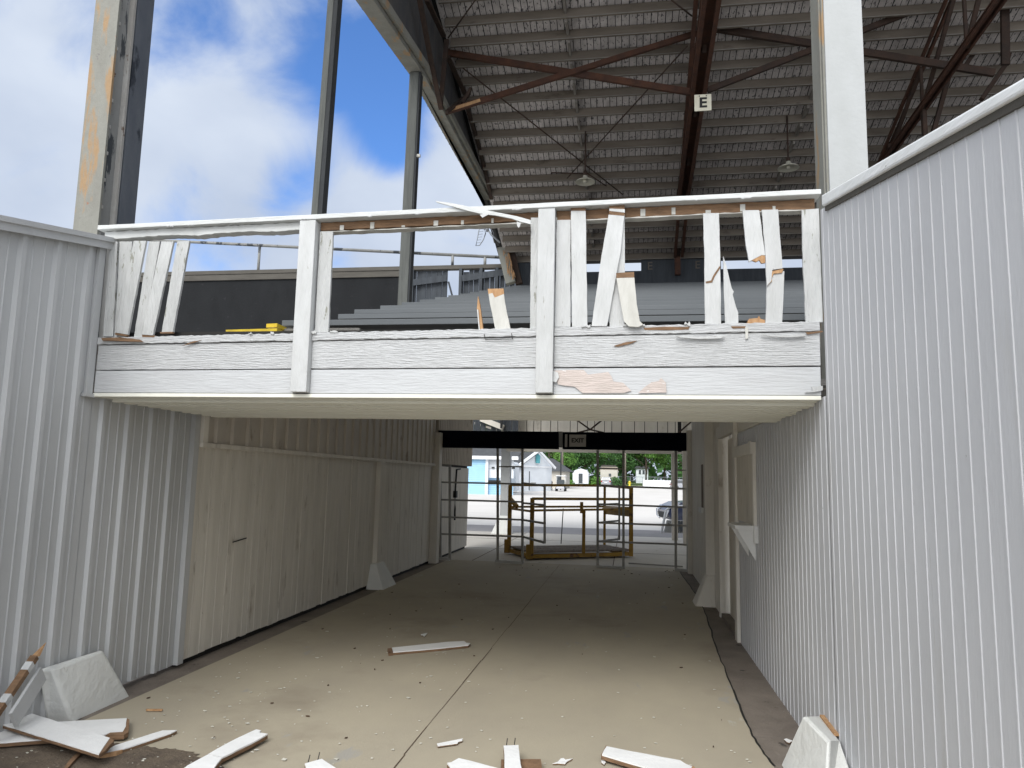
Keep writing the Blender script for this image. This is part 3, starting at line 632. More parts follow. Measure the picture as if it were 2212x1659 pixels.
picket([(1560, 1085), (1700, 1092), (1880, 1082), (1885, 1096), (1780, 1104), (1640, 1098)], c6, -.028, 'picket', .014, 'paint_scrap', jag=.003)
picket([(470, 1168), (560, 1140), (645, 1130), (600, 1150), (500, 1174)], c6, -.012, 'rawwood', .006, 'splinter')
for (pt, a_, b_) in ((c5, (1358, 1080), (1366, 1120)), (c5, (1560, 1075), (1568, 1118)), (c5, (1366, 1120), (1568, 1118))):
    m_ = MB(); m_.beam(pL(*pt(*a_), -.0135), pL(*pt(*b_), -.0135), .004, .004, up=(0, 1, 0)); m_.build('crack', 'black', bal)
picket([(640, 872), (760, 868), (880, 882), (900, 896), (700, 890), (645, 888)], c4, -.03, 'rawwood', .02, 'splinter')
picket([(1150, 922), (1215, 895), (1275, 885), (1230, 900)], c4, -.016, 'rawwood', .006, 'splinter')
rz = random.Random(9)
for k in range(16):
    x = rz.uniform(XL + .3, XR - .2); w2 = rz.uniform(.02, .07); h2 = rz.uniform(.008, .02)
    z = zt_(x) if k % 2 else zr_(x) - .036
    n = 5
    P = [Vector((x + w2 * i / n, YB - .014 - (0 if k % 2 else .034), z + rz.uniform(-.002, h2 if k % 2 else .002))) for i in range(n + 1)] + [Vector((x + w2 * (n - i) / n, YB - .014 - (0 if k % 2 else .034), z - rz.uniform(.004, h2))) for i in range(n + 1)]
    m_ = MB(); m_.prism(P, (0, -rz.uniform(.004, .015), .004)); m_.build('paint_curl', 'picket', bal)
# ragged joint where fascia meets the right wall
picket([(1930, 1470), (2012, 1462), (2012, 1495), (1960, 1508), (1880, 1512), (1890, 1502), (1940, 1498)], c6, -.012, 'picket', .01, 'paint_scrap', jag=.004)

# ================================================================ STEEL COLUMN AT LEFT
colm = thing('steel_column', (-4.69, 5.8, 0), 'tall riveted steel column, cream and rust-streaked, behind the left end of the rail', 'column')
b = MB(); b.box(-4.81, -4.57, 5.60, 5.625, 0, 12.5); b.build('flange', 'cream_rust', colm)
b = MB(); b.box(-4.79, -4.62, 5.6255, 5.80, 0, 12.5); b.build('web', 'grey_steel', colm)
b = MB(); b.box(-4.81, -4.575, 5.8005, 5.815, 0, 12.5); b.box(-4.81, -4.585, 5.83, 5.845, 0, 12.5); b.box(-4.8, -4.60, 5.8155, 5.829, 0, 12.5); b.build('flange', 'light_steel', colm)
b = MB(); b.box(-4.80, -4.575, 5.86, 6.075, 0, 12.5); b.build('backing_post', 'blue_steel', colm)
b = MB()
for k in range(40):
    z = 2.5 + k * .25; b.lathe([(0, 0)], 0, 0, 3) if False else None
    for yy in (5.66,): b.box(-4.619, -4.608, yy, yy + .03, z, z + .03)
b.build('rivets', 'light_steel', colm)

wp = thing('steel_column', (1.61, 5.75, 0), 'tall whitewashed steel column standing behind the right wall', 'column')
b = MB(); b.box(1.49, 1.765, 5.60, 5.62, 0, 12.5); b.build('flange', 'post_white', wp)
b = MB(); b.box(1.475, 1.765, 5.6205, 5.66, 0, 12.5); b.box(1.465, 1.75, 5.66, 5.90, 0, 12.5); b.build('web', 'cream_rust', wp)

# ================================================================ GRANDSTAND
RS, RZ, RY = .2875, 8.5, 22.0
def roofz(y): return RZ + RS * (RY - y)
X0, X1 = -3.87, 16.0
gs = thing('grandstand_roof', (1.4, 14, 0), 'big dark timber grandstand roof on rusty steel trusses above the seating', 'roof')
rr = random.Random(11)
b = MB(); x = X0 + .1
while x < X1:
    wd = rr.uniform(.125, .155); off = rr.uniform(0, .022)
    b.add([(x, 7.5, roofz(7.5) + off), (x + wd - .015, 7.5, roofz(7.5) + off), (x + wd - .015, 22.3, roofz(22.3) + off), (x, 22.3, roofz(22.3) + off)], [(0, 1, 2, 3)])
    x += wd
b.build('roof_boards', 'deck', gs)
b = MB(); b.add([(X0 - .1, 7.3, roofz(7.3) + .03), (X1, 7.3, roofz(7.3) + .03), (X1, 22.5, roofz(22.5) + .03), (X0 - .1, 22.5, roofz(22.5) + .03),
                 (X0 - .1, 7.3, roofz(7.3) + .09), (X1, 7.3, roofz(7.3) + .09), (X1, 22.5, roofz(22.5) + .09), (X0 - .1, 22.5, roofz(22.5) + .09)],
                [(0, 1, 2, 3), (7, 6, 5, 4), (0, 4, 5, 1), (1, 5, 6, 2), (2, 6, 7, 3), (3, 7, 4, 0)]); b.build('roof_covering', 'black', gs)
# purlins: rows sighted down the middle of the bay
pyl = [38, 84, 130, 171, 214, 253, 290, 325, 360, 391, 417]
def on_roof(px, py, dz=0.0):
    d = pray(px, py); t = (RZ + dz + RS * RY - H) / (d.z + RS * d.y); return Vector((0, 0, H)) + d * t
yy = [on_roof(1240, p, -.2).y for p in pyl]
stp = (yy[-1] - yy[0]) / (len(yy) - 1)
rows = [yy[0] - stp * k for k in range(9, 0, -1)] + yy
while rows[-1] < 21.7: rows.append(rows[-1] + stp)
for k, y in enumerate(rows):
    if y < 7.6: continue
    b = MB(); dz = rr.uniform(-.012, .012)
    b.beam((X0 + .2, y, roofz(y) - .105 + dz), (X1, y, roofz(y) - .105), .05, .19, up=(0, 0, 1)); o = b.build('purlin', 'purlin', gs)
    b = MB(); b.beam((X0 + .2, y - .027, roofz(y) - .195 + dz), (X1, y - .027, roofz(y) - .195), .012, .018); b.build('purlin_strip', 'purlin_edge', o)
# blocking lines between purlins (pale)
for (pa, pb) in (((1218, 0), (1268, 417)), ((1790, 120), (1685, 380))):
    b = MB(); A = on_roof(*pa, -.16); B = on_roof(*pb, -.16)
    for a, c in zip(rows, rows[1:]):
        if a < A.y - .5 or c > B.y + 3: continue
        t = ((a + c) / 2 - A.y) / (B.y - A.y); xx = A.x + (B.x - A.x) * t
        b.box(xx - .025, xx + .025, a + .026, c - .026, roofz((a + c) / 2) - .20, roofz((a + c) / 2) - .06)
    b.build('blocking', 'purlin_edge', gs)
# end truss at the left: boarded dark, cream bottom chord
ch = [onX(X0, 790, 0), onX(X0, 905, 165), onX(X0, 1060, 450), onX(X0, 1083, 535)]
ch[-1].y = min(ch[-1].y, 21.4)
ext = ch[0] + (ch[0] - ch[1]).normalized() * 3.2
line = [ext] + ch
b = MB()
for i in range(len(line) - 1):
    a, c = line[i], line[i + 1]
    b.add([(X0 + .02, a.y, a.z), (X0 + .02, c.y, c.z), (X0 + .02, c.y, roofz(c.y) + .02), (X0 + .02, a.y, roofz(a.y) + .02),
           (X0 - .06, a.y, a.z), (X0 - .06, c.y, c.z), (X0 - .06, c.y, roofz(c.y) + .02), (X0 - .06, a.y, roofz(a.y) + .02)],
          [(0, 1, 2, 3), (7, 6, 5, 4), (0, 4, 5, 1), (1, 5, 6, 2), (2, 6, 7, 3), (3, 7, 4, 0)])
b.build('end_cladding', 'cladding', gs)
b = MB()
for i in range(len(line) - 1): b.beam(line[i] + Vector((-.02, 0, .05)), line[i + 1] + Vector((-.02, 0, .05)), .26, .10)
eb = b.build('edge_beam', 'cream_rust', gs)
b = MB()
for i in range(len(line) - 1): b.beam(line[i] + Vector((.15, 0, .16)), line[i + 1] + Vector((.15, 0, .16)), .06, .14)
b.build('angle_iron', 'cream_rust', eb)
b = MB()
for i in range(len(line) - 1):
    a, c = line[i], line[i + 1]; L_ = (c - a).length; n = int(L_ / .3)
    for k in range(n):
        p = a.lerp(c, k / n); b.box(p.x - .175, p.x - .15, p.y - .015, p.y + .015, p.z + .03, p.z + .07)
b.build('bolts', 'black', eb)
# end truss members standing inside the cladding
b = MB()
for (pa, pb) in (((906, -4), (932, 137)), ((932, 137), (953, 236)), ((922, 0), (959, 78)), ((967, 122), (1008, 210)), ((1008, 228), (1037, 324)), ((965, 86), (951, 230)), ((1037, 324), (1062, 430))):
    b.beam(onX(X0 + .22, *pa), onX(X0 + .22, *pb), .05, .09, up=(1, 0, 0))
b.build('end_truss', 'rust_dark', gs)
# back corner post of the stand
b = MB(); A = onY(21.6, 1085, 535); B = onY(21.6, 1104, 612)
b.beam(A, B, .3, .26, up=(0, 1, 0)); b.build('corner_post', 'cream_rust', gs)
b = MB(); b.beam(A + Vector((.22, .1, .1)), B + Vector((.24, .1, 0)), .2, .2, up=(0, 1, 0)); b.build('corner_post', 'rust_dark', gs)
b = MB()
rq = random.Random(2)
for k in range(26):
    p = A.lerp(B, rq.uniform(.1, .75)) + Vector((rq.uniform(.02, .2), -.16, 0)); b.beam(p, p + Vector((rq.uniform(-.04, .1), rq.uniform(-.06, 0), -rq.uniform(.1, .3))), .018, .012)
b.build('splinter', 'freshwood', gs)
# main truss in the middle of the view
def truss(c0, c1, wd, name='truss', slim=1.0):
    """c0, c1: ends of its bottom chord"""
    d = (c1 - c0).normalized()
    c0 = c0 - d * 3.0
    t = (21.6 - c0.y) / d.y; c1 = c0 + d * t
    m_ = MB()
    for s_ in (-1, 1):
        m_.beam(c0 + Vector((s_ * wd * .34, 0, 0)), c1 + Vector((s_ * wd * .34, 0, 0)), wd * .22, .13 * slim)
    m_.beam(c0 + Vector((0, 0, .07)), c1 + Vector((0, 0, .07)), wd, .022)
    tr = m_.build(name, 'rust', gs)
    m_ = MB()
    for s_ in (-1, 1):
        m_.beam((c0.x + s_ * wd * .3, c0.y, roofz(c0.y) - .30), (c1.x + s_ * wd * .3, c1.y, roofz(c1.y) - .30), .08 * slim, .14 * slim)
    m_.build('top_chord', 'rust', tr)
    m_ = MB(); n = 6; pts_ = []
    for k in range(n + 1):
        p = c0.lerp(c1, k / n); pts_.append((p, Vector((p.x, p.y, roofz(p.y) - .3))))
    for k in range(n + 1):
        if (pts_[k][1] - pts_[k][0]).length > .15: m_.beam(pts_[k][0], pts_[k][1], .09 * slim, .09 * slim)
        if k < n: m_.beam(pts_[k][1], pts_[k + 1][0], .07, .07)
    m_.build('web_member', 'rust_dark', tr)
    return tr
tA, tB = onY(11.5, 1537, 0), onY(18.8, 1478, 417)
truss(tA, tB, .34)
tC, tD = onZ(9.3, 2162, 0), onZ(9.25, 1930, 324)
truss(tC, tD, .17, slim=.6)
# back post under the main truss
b = MB(); A = onY(21.7, 1462, 500); B = onY(21.7, 1464, 594); b.beam(A, B, .16, .16, up=(0, 1, 0)); b.build('back_post', 'rust', gs)
# rusty cross bracing between trusses
YC = 14.2
for (pa, pb, wd) in (((967, 114), (1503, 201), .13), ((959, 243), (1510, 70), .11), ((1550, 62), (2148, 158), .14), ((1528, 195), (2150, -45), .11), ((2170, -20), (2172, 140), .14)):
    b = MB(); b.beam(onY(YC + (.08 if pa[1] < 130 else 0), *pa), onY(YC + (.08 if pa[1] < 130 else 0), *pb), .07, wd); b.build('cross_brace', 'rust' if pa[0] < 1500 else 'rust_dark', gs)
b = MB(); b.beam(onY(YC, 976, 238), onY(YC, 1038, 218), .075, .07); b.build('rust_patch', 'freshwood', gs)
b = MB(); b.beam(onY(YC, 1000, 222), onY(YC, 1018, 190), .05, .06); b.beam(onX(X0 + .3, 965, 242), onX(X0 + .3, 1028, 190), .05, .07); b.build('gusset_strut', 'rust_dark', gs)
for (pa, pb) in (((2055, 145), (2012, 300)), ((1995, 232), (1998, 300)), ((2174, 137), (2120, 215)), ((2200, 40), (2172, 140)), ((2140, 60), (2080, 150))):
    b = MB(); b.beam(onY(15.2, *pa), onY(15.2, *pb), .08, .11, up=(0, 1, 0)); b.build('strut', 'rust_dark', gs)
# thin tie rods under the roof
for (pa, pb) in (((1000, 147), (1345, 420)), ((1485, 99), (1225, 385)), ((1027, 0), (968, 82)), ((1450, 0), (1495, 35)), ((1268, 375), (1190, 373)), ((1262, 370), (1310, 402))):
    b = MB(); b.tube([on_roof(*pa, -.34), on_roof(*pb, -.34)], .016, 6); b.build('tie_rod', 'rust_dark', gs)

# letter board on the truss
es = thing('sign_board', onY(13.35, 1518, 242), 'cream board with black letter E hung on the rusty truss', 'sign')
a, c = onY(13.35, 1500, 205), onY(13.35, 1537, 238)
b = MB(); b.box(a.x, c.x, 13.35, 13.37, c.z, a.z); b.build('board', 'sign', es)
text_mesh('E', .27, (a.x + c.x) / 2, 13.347, (a.z + c.z) / 2 - .01, 'letter', 'black', es, .003, .008, 1.1)
b = MB(); b.box(a.x + .08, a.x + .10, 13.345, 13.349, a.z - .04, a.z - .02); b.build('screw', 'black', es)
b = MB(); b.box(c.x - .10, c.x - .08, 13.345, 13.349, a.z - .04, a.z - .02); b.build('screw', 'black', es)
# pendant lamps
lp = onY(16.6, 1264, 392)
def lamp(p, label):
    o = thing('pendant_lamp', p, label, 'lamp', 'enamel lamps under the grandstand roof')
    m_ = MB(); m_.lathe([(.0, .14), (.05, .14), (.055, .08), (.1, .065), (.22, .0), (.235, -.02), (.22, -.015), (.1, .035), (.0, .045)], 0, 0, 28)
    m_.v = [v + p for v in m_.v]; m_.build('lamp_shade', 'enamel', o)
    m_ = MB(); m_.tube([p + Vector((0, 0, .13)), p + Vector((0, 0, roofz(p.y) - .2 - p.z))], .02); m_.tube([p + Vector((0, 0, .12)), p + Vector((0, 0, .24))], .045); m_.build('stem', 'rust_dark', o)
    m_ = MB(); m_.lathe([(0, -.03), (.04, -.02), (.05, .01), (.03, .05)], 0, 0, 12); m_.v = [v + p for v in m_.v]; m_.build('bulb', 'enamel', o)
    return o
l1 = lamp(lp, 'cream enamel lamp hanging left of the E board truss')
l2p = onY(16.6, 1703, 362)
copy_tree(l1, l2p - lp, 'cream enamel lamp hanging beside the white column, right of the E board')

# leaning posts at the open end
tp = thing('roof_strut', onX(X0, 862, 650), 'slim grey timber strut propping the cream edge of the roof', 'post')
A = onX(X0 - .02, 897, 160); B = onX(X0 - .02, 863, 655); B.y = A.y - .15
b = MB(); b.beam(A, B, .17, .14, up=(0, 1, 0)); b.build('face', 'post_wood', tp)
b = MB(); b.beam(A + Vector((.09, .02, 0)), B + Vector((.09, .02, 0)), .06, .16, up=(0, 1, 0)); b.build('side_plate', 'post_dark', tp)  # strut's right side, its shade put into a darker copy of the wood
b = MB(); q_ = A.lerp(B, .37) + Vector((.12, -.05, 0)); b.box(q_.x, q_.x + .06, q_.y, q_.y + .05, q_.z - .02, q_.z + .03); b.build('peg', 'picket_back', tp)
tp = thing('roof_strut', (-4.1, 9, 3.2), 'tall dark timber post rising behind the first balcony post', 'post')
A = onY(9, 728, -60); B = onY(9, 687, 480); B2 = B + (B - A).normalized() * 1.9
b = MB(); b.beam(A + Vector((-.035, 0, 0)), B2 + Vector((-.035, 0, 0)), .085, .12, up=(0, 1, 0)); b.build('face', 'post_wood', tp)
b = MB(); b.beam(A + Vector((.04, .02, 0)), B2 + Vector((.04, .02, 0)), .06, .15, up=(0, 1, 0)); b.build('side_plate', 'post_dark', tp)  # right side again in the darker wood, shade set by colour

# seating
bl = thing('grandstand_seating', (2, 6.6, 2.3), 'rows of grey metal bench planks climbing away behind the balcony rail', 'seating')
PIT, RISE = .93, .2698
for k in range(16):
    y = 6.586 + PIT * k; z = onX(-3.3, 609, 692).z + RISE * k
    x0 = -3.3 if k != 1 else -3.12
    b = MB(); b.box(x0, X1 - .3, y, y + .28, z - .055, z); b.build('bench_plank', 'bench', bl, .004)
b = MB()
for k in range(-1, 17):
    y = 6.586 + PIT * k; z = 3.168 + RISE * k
    b.box(-3.28, X1 - .3, y + .30, y + PIT + .33, z - .18, z - .13); b.box(-3.28, X1 - .3, y + .30, y + .33, z - .42, z - .181)
b.build('deck_board', 'oldboard', bl)
b = MB()
b.prism([(-4.05, 6.4, 2.36), (X1, 6.4, 2.36), (X1, 22, 7.0), (-4.05, 22, 7.0)], (0, 0, .05)); b.build('underside', 'soffit', bl)
b = MB(); b.box(-3.2, 2.2, 6.60, 6.64, 2.74, 3.06); b.build('riser', 'oldboard', bl)
b = MB(); b.box(2.21, 4.5, 6.60, 6.64, 2.74, 3.08); b.build('riser', 'bench', bl)
b = MB(); b.box(-3.32, -2.5, 6.55, 6.80, 2.6, 3.08); b.build('end_block', 'oldboard', bl)
b = MB(); A, B = onY(6.3, 500, 721), onY(6.3, 609, 718); b.beam(A, B, .2, .035); A, B = onY(6.5, 586, 708), onY(6.5, 609, 707); b.beam(A, B, .2, .035); b.build('step_nosing', 'yellow_edge', bl)

# floor of the balcony deck behind the rail + dark aisle
b = MB(); b.box(-9, X1, 4.97, 6.55, 2.34, 2.38); b.build('deck', 'oldboard', bl)

# back wall of the stand
bw = thing('back_wall', (-2, 22, 2.5), 'dark boarded back wall of the grandstand with openings showing sky', 'wall')
ZC = onY(22, 863, 578).z
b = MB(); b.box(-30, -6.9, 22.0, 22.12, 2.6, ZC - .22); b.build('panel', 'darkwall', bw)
b = MB(); b.box(-30, X0, 21.93, 22.15, ZC - .10, ZC + .02); b.box(-30, -6.9, 21.95, 21.999, ZC - .30, ZC - .12); b.build('cap', 'cap_dirt_shade', bw)
b = MB(); x = -6.9; rq = random.Random(8)
while x < -3.3:
    wd = rq.uniform(.14, .2); 
    if not (-5.62 < x < -5.32): b.box(x, x + wd - .012, 22.03 + rq.uniform(0, .03), 22.08, 2.6, ZC - .12 - rq.choice((0, 0, .06)))
    x += wd
for xx in (-6.75, -5.2, -4.55, -4.05): b.box(xx, xx + .09, 21.9, 22.02, 4, ZC - .1)
b.beam((-6.7, 21.93, ZC - .52), (-5.6, 21.93, ZC - .40), .05, .2); b.beam((-5.1, 21.93, ZC - .42), (-3.8, 21.93, ZC - .25), .05, .2)
b.beam((-5.55, 21.99, ZC - .5), (-5.25, 21.99, ZC - 1.5), .05, .06, up=(0, 1, 0))
b.build('planks', 'darkplank', bw)
# roofed part: boarding below and above the long slot
za, zb_ = 7.99, 8.36
xs = [(-3.3, -1.35), (.39, 2.72), (5.04, 5.6), (9.5, 10.2)]
b = MB(); b.box(-3.3, X1, 22.0, 22.1, 6.9, za); b.box(-3.3, X1, 22.0, 22.1, zb_ + .02, 8.75)
for (p, q_) in xs: b.box(p, q_, 22.001, 22.101, za, zb_ + .02)
b.build('panel', 'darkplank', bw)
b = MB(); b.box(-3.4, -2.95, 21.97, 22.0, 7.6, 8.7)
b.build('post', 'darkplank', bw)
for xx in (onY(21.98, 1404, 575).x, onY(21.98, 1507, 573).x):
    text_mesh('E', .34, xx, 21.985, onY(21.98, 1404, 575).z, 'letter', 'purlin', bw, .004, .0, 1.0)

# pipe rail on the wall top
pr = thing('pipe_railing', (-8, 22, ZC), 'thin grey pipe rail on posts along the top of the dark back wall', 'railing')
A, B = onY(22, 400, 522), onY(22, 1085, 556)
A2 = A + (A - B).normalized() * 14
b = MB(); b.tube([A2, B], .05, 8); b.build('rail', 'grey_steel', pr)
for px in (978, 1048, 560, 250, -100):
    x = onY(22, px, 550).x; z = A.z + (B.z - A.z) * (x - A.x) / (B.x - A.x)
    b = MB(); b.tube([(x, 22, ZC), (x, 22, z)], .045, 8); b.build('post', 'grey_steel', pr)

# wire dish aerial at the roof corner
an = thing('dish_aerial', onY(20.5, 1075, 500), 'grey wire dish aerial on a bracket at the back corner of the roof', 'aerial')
b = MB(); pts_ = [onY(20.5, *p) for p in ((1046, 493), (1049, 504), (1044, 518), (1036, 530), (1028, 531), (1032, 512), (1035, 495), (1046, 493))]
b.tube(pts_, .015, 6)
for t in range(1, 6):
    b.tube([pts_[6].lerp(pts_[4], t / 6), pts_[0].lerp(pts_[3], t / 6)], .007, 5)
b.build('dish', 'wire', an)
b = MB(); b.tube([onY(20.5, 1020, 491), onY(20.5, 1052, 494), onY(20.5, 1062, 508), onY(20.5, 1080, 524)], .03, 6); b.tube([onY(20.5, 1052, 490), onY(20.5, 1053, 500)], .05, 6); b.tube([onY(20.5, 1060, 492), onY(20.5, 1066, 503), onY(20.5, 1066, 514)], .008, 5); b.build('bracket', 'wire', an)

# ================================================================ HEADER WALL AT THE FAR END OF THE PASSAGE
hw = thing('header_wall', (-1, 22.6, 2.5), 'pale plank wall over the far opening of the passage, above the navy beams', 'wall')
b = MB(); x = onY(22.6, 1096, 960).x; xe = 4.0; rq = random.Random(4)
z0 = onY(22.6, 1300, 976).z
while x < xe:
    wd = rq.choice((.22, .30, .38)); b.box(x, x + wd - .02, 22.6, 22.65 + rq.uniform(0, .01), z0 + .05, 4.2); x += wd
b.build('planks', 'board_wall', hw)
b = MB(); b.box(onY(22.6, 1096, 960).x, xe, 22.66, 22.7, z0 + .05, 4.2); b.build('backing', 'darkgap', hw)
b = MB(); b.box(onY(22.6, 1096, 960).x, xe, 22.45, 22.72, z0 - .03, z0 + .05); b.build('lintel', 'sidewalk', hw)
b = MB(); b.beam(onY(22.2, 1017, 912), onY(22.2, 1100, 937), .3, .06); b.beam(onY(22.0, 1040, 905), onY(22.0, 1088, 924), .3, .16); b.build('raking_board', 'board_wall', hw)
b = MB(); A = onY(21.8, 1083, 900); b.box(A.x - .03, A.x + .03, 21.8, 21.86, onY(21.8, 1083, 925).z, A.z + 1); b.build('hanger', 'black', hw)
for (pa, pb) in (((1275, 928), (1240, 903)), ((1275, 928), (1306, 903)), ((1275, 928), (1306, 935)), ((1275, 928), (1246, 935)), ((1460, 940), (1500, 905))):
    b = MB(); b.tube([onY(20.5, *pa), onY(20.5, *pb)], .025, 6); b.build('tie_rod', 'rust_dark', hw)
b = MB(); b.box(onY(21.8, 1468, 900).x - .05, onY(21.8, 1468, 900).x + .05, 21.8, 21.9, z0, 4.5); b.build('hanger', 'black', hw)

# columns of the far opening
def far_column(x0, x1, y0, label, foot=True, top=4.2):
    o = thing('timber_column', ((x0 + x1) / 2, y0, 0), label, 'column', 'columns of the far opening')
    m_ = MB(); m_.box(x0, x1, y0, y0 + (x1 - x0), .0, top); m_.build('shaft', 'post_white' if foot else 'sidewalk', o)
    if foot:
        cx, cy, h = (x0 + x1) / 2, y0 + (x1 - x0) / 2, (x1 - x0) / 2
        m_ = MB(); m_.hexa([(cx - h * 2.6, cy - h * 2.2, -.005), (cx + h * 1.4, cy - h * 2.2, -.005), (cx + h * 1.4, cy + h * 2, -.005), (cx - h * 2.6, cy + h * 2, -.005)],
                          [(cx - h * 1.1, cy - h * 1.1, .55), (cx + h * 1.1, cy - h * 1.1, .55), (cx + h * 1.1, cy + h * 1.1, .55), (cx - h * 1.1, cy + h * 1.1, .55)]); m_.build('footing', 'whiteconc', o)
    return o
a = onY(23.2, 1080, 1100).x; c = onY(23.2, 1100, 1100).x
far_column(a, c, 23.2, 'thick white square column on a concrete foot at the left of the far opening')
a = onY(22.75, 1451, 1050).x; c = onY(22.75, 1464, 1050).x
far_column(a, c, 22.75, 'slim beige post in front of the dark car', False)
a = onY(21.0, 1475, 1050).x; c = onY(21.0, 1486, 1050).x
far_column(a, c, 21.0, 'slim beige post nearest the right wall of the far opening', False)

# ================================================================ GATES
YG = 15.0
c1 = lambda x, y: (891 + .2929 * x, 864 + .2929 * y)
G = lambda x, y: onY(YG, *c1(x, y))
def bars(par, segs, r, mtl='gate', name='bar', flat=False):
    for (a, c) in segs:
        m_ = MB()
        m_.beam(a, c, r * 2, r * 2, up=(0, 1, 0)); m_.build(name, mtl, par)
def gate(label, verts, horiz, tops, feet, leaf, group):
    o = thing('passage_gate', (G((verts[0][0] + verts[-1][0]) / 2, 1190)), label, 'gate', group)
    bars(o, [(G(x, y0), G(x, y1)) for (x, y0, y1) in verts], .024, 'gate', 'upright')
    bars(o, [(G(*a), G(*c)) for (a, c) in horiz], .018, 'gate', 'rail')
    bars(o, [(G(*a), G(*c)) for (a, c) in tops], .014, 'gate', 'crossbar')
    bars(o, [(G(*a), G(*c)) for (a, c) in feet], .026, 'gate_light', 'foot_bar')
    hx, fx, fyy, ys_h, ys_f = leaf
    lf = []
    f = lambda x, y: onY(fyy, *c1(x, y))
    for a, c in zip(ys_h, ys_f):
        lf.append((G(hx, a), f(fx, c)))
    bars(o, lf, .018, 'gate', 'leaf_rail'); bars(o, [(f(fx, ys_f[0]), f(fx, ys_f[-1]))], .02, 'gate', 'leaf_upright')
    return o
gate('left half of the grey tube gate with its leaf swung towards the viewer',
     [(206, 340, 1165), (276, 480, 1178), (629, 355, 1195), (811, 355, 1205)],
     [((206, 606), (811, 620)), ((206, 735), (811, 752)), ((206, 862), (811, 884)), ((206, 988), (811, 1008))],
     [((206, 479), (276, 481)), ((629, 492), (811, 492))],
     [((165, 1163), (276, 1176)), ((612, 1186), (811, 1202))],
     (811, 975, 13.2, (612, 760, 884, 1008), (634, 775, 910, 1052)), 'halves of the tube gate')
gate('right half of the grey tube gate with its leaf swung away, under the EXIT sign',
     [(1366, 370, 1250), (1556, 372, 1245), (1942, 378, 1252), (2031, 380, 1262)],
     [((1366, 632), (2031, 655)), ((1366, 768), (2031, 792)), ((1366, 905), (2031, 928)), ((1366, 1043), (2031, 1067))],
     [((1366, 504), (1556, 509)), ((1942, 516), (2031, 520))],
     [((1355, 1228), (1556, 1238)), ((1935, 1248), (2045, 1260))],
     (1366, 1525, 15.45, (632, 772, 905, 1043), (642, 765, 890, 1026)), 'halves of the tube gate')
# worn white lower ends of uprights
gl = thing('jamb_post', (1.2, 14.9, 0), 'narrow pale jamb post at the right wall beside the gate', 'post')
b = MB(); p = G(2052, 295); q_ = G(2058, 1295); b.box(p.x - .02, p.x + .03, 14.92, 14.99, 0, p.z); b.build('shaft', 'gate_light', gl)

# navy padded beams
def pad(x0, x1, y0t, y1t, yb0, yb1, label):
    o = thing('padded_beam', G((x0 + x1) / 2, (y0t + yb0) / 2), label, 'beam', 'navy padded beams over the gate')
    m_ = MB(); y = 14.80
    p = [onY(y, *c1(*q)) for q in ((x0, y0t), (x1, y1t), (x1, yb1), (x0, yb0))]
    m_.prism(p, (0, .16, 0)); m_.build('pad', 'pad', o, .006)
    return o
b1 = pad(190, 1077, 224, 234, 350, 362, 'left navy padded beam spanning above the gate')
b2 = pad(1107, 2062, 236, 242, 362, 376, 'right navy padded beam carrying the EXIT sign')
b = MB(); p = onY(14.9, *c1(1078, 232)); q_ = onY(14.9, *c1(1106, 350)); b.box(p.x, q_.x, 14.88, 14.95, q_.z, p.z); tag(b.build('joint_board', 'gate_light'), 'short pale board in the gap between the two navy beams', 'board')
ex = thing('exit_sign', onY(14.78, *c1(1217, 345)), 'small square grey EXIT sign fixed to the right navy beam', 'sign')
p, q_ = onY(14.78, *c1(1157, 255)), onY(14.78, *c1(1279, 345))
b = MB(); b.box(p.x, q_.x, 14.775, 14.795, q_.z, p.z); b.build('board', 'sign_dim', ex)
text_mesh('EXIT', .115, (p.x + q_.x) / 2, 14.772, (p.z + q_.z) / 2, 'lettering', 'black', ex, .002, .004, 1.05)
b = MB(); p, q_ = onY(14.78, *c1(1125, 253)), onY(14.78, *c1(1141, 347)); b.box(p.x, q_.x, 14.775, 14.795, q_.z, p.z); tag(b.build('marker_strip', 'sign_dim'), 'narrow upright pale strip just left of the EXIT sign', 'strip')

# ================================================================ YELLOW PLATFORM CART
pc = thing('platform_cart', (-1.2, 16.9, 0), 'yellow steel-framed platform cart with splintered plank deck behind the gate', 'cart')
Ng, Rg, Lg = onZ(.03, *c1(880, 1176)), onZ(.03, *c1(1612, 1145)), onZ(.03, *c1(705, 1118))
Rg.y = min(Rg.y, 17.6); Rg = Vector((onY(17.3, *c1(1612, 1000)).x, 17.3, .03)); Ng = Vector((onY(15.95, *c1(880, 1000)).x, 15.95, .03)); Lg = Vector((onY(17.1, *c1(714, 1000)).x, 17.1, .03))
Bg = Vector((onY(18.3, *c1(1416, 1000)).x, 18.3, .03))
zN = onY(Ng.y, *c1(880, 722)).z; zH = onY(Lg.y, *c1(714, 626)).z
zR = onY(Rg.y, *c1(1612, 642)).z; zB = onY(Bg.y, *c1(1416, 632)).z
up_ = lambda p, z: Vector((p.x, p.y, z))
for (p, z, wd) in ((Ng, zN, .085), (Lg, zH, .085), (Bg, zB, .06), (Rg, zR, .095)):
    b = MB(); b.beam(up_(p, .02), up_(p, z), wd, wd, up=(0, 1, 0)); b.build('corner_post', 'yellow', pc, .006)
mid = Ng.lerp(Rg, .5); mx_ = onY(mid.y, *c1(1264, 900)); zM = onY(mid.y, *c1(1245, 755)).z
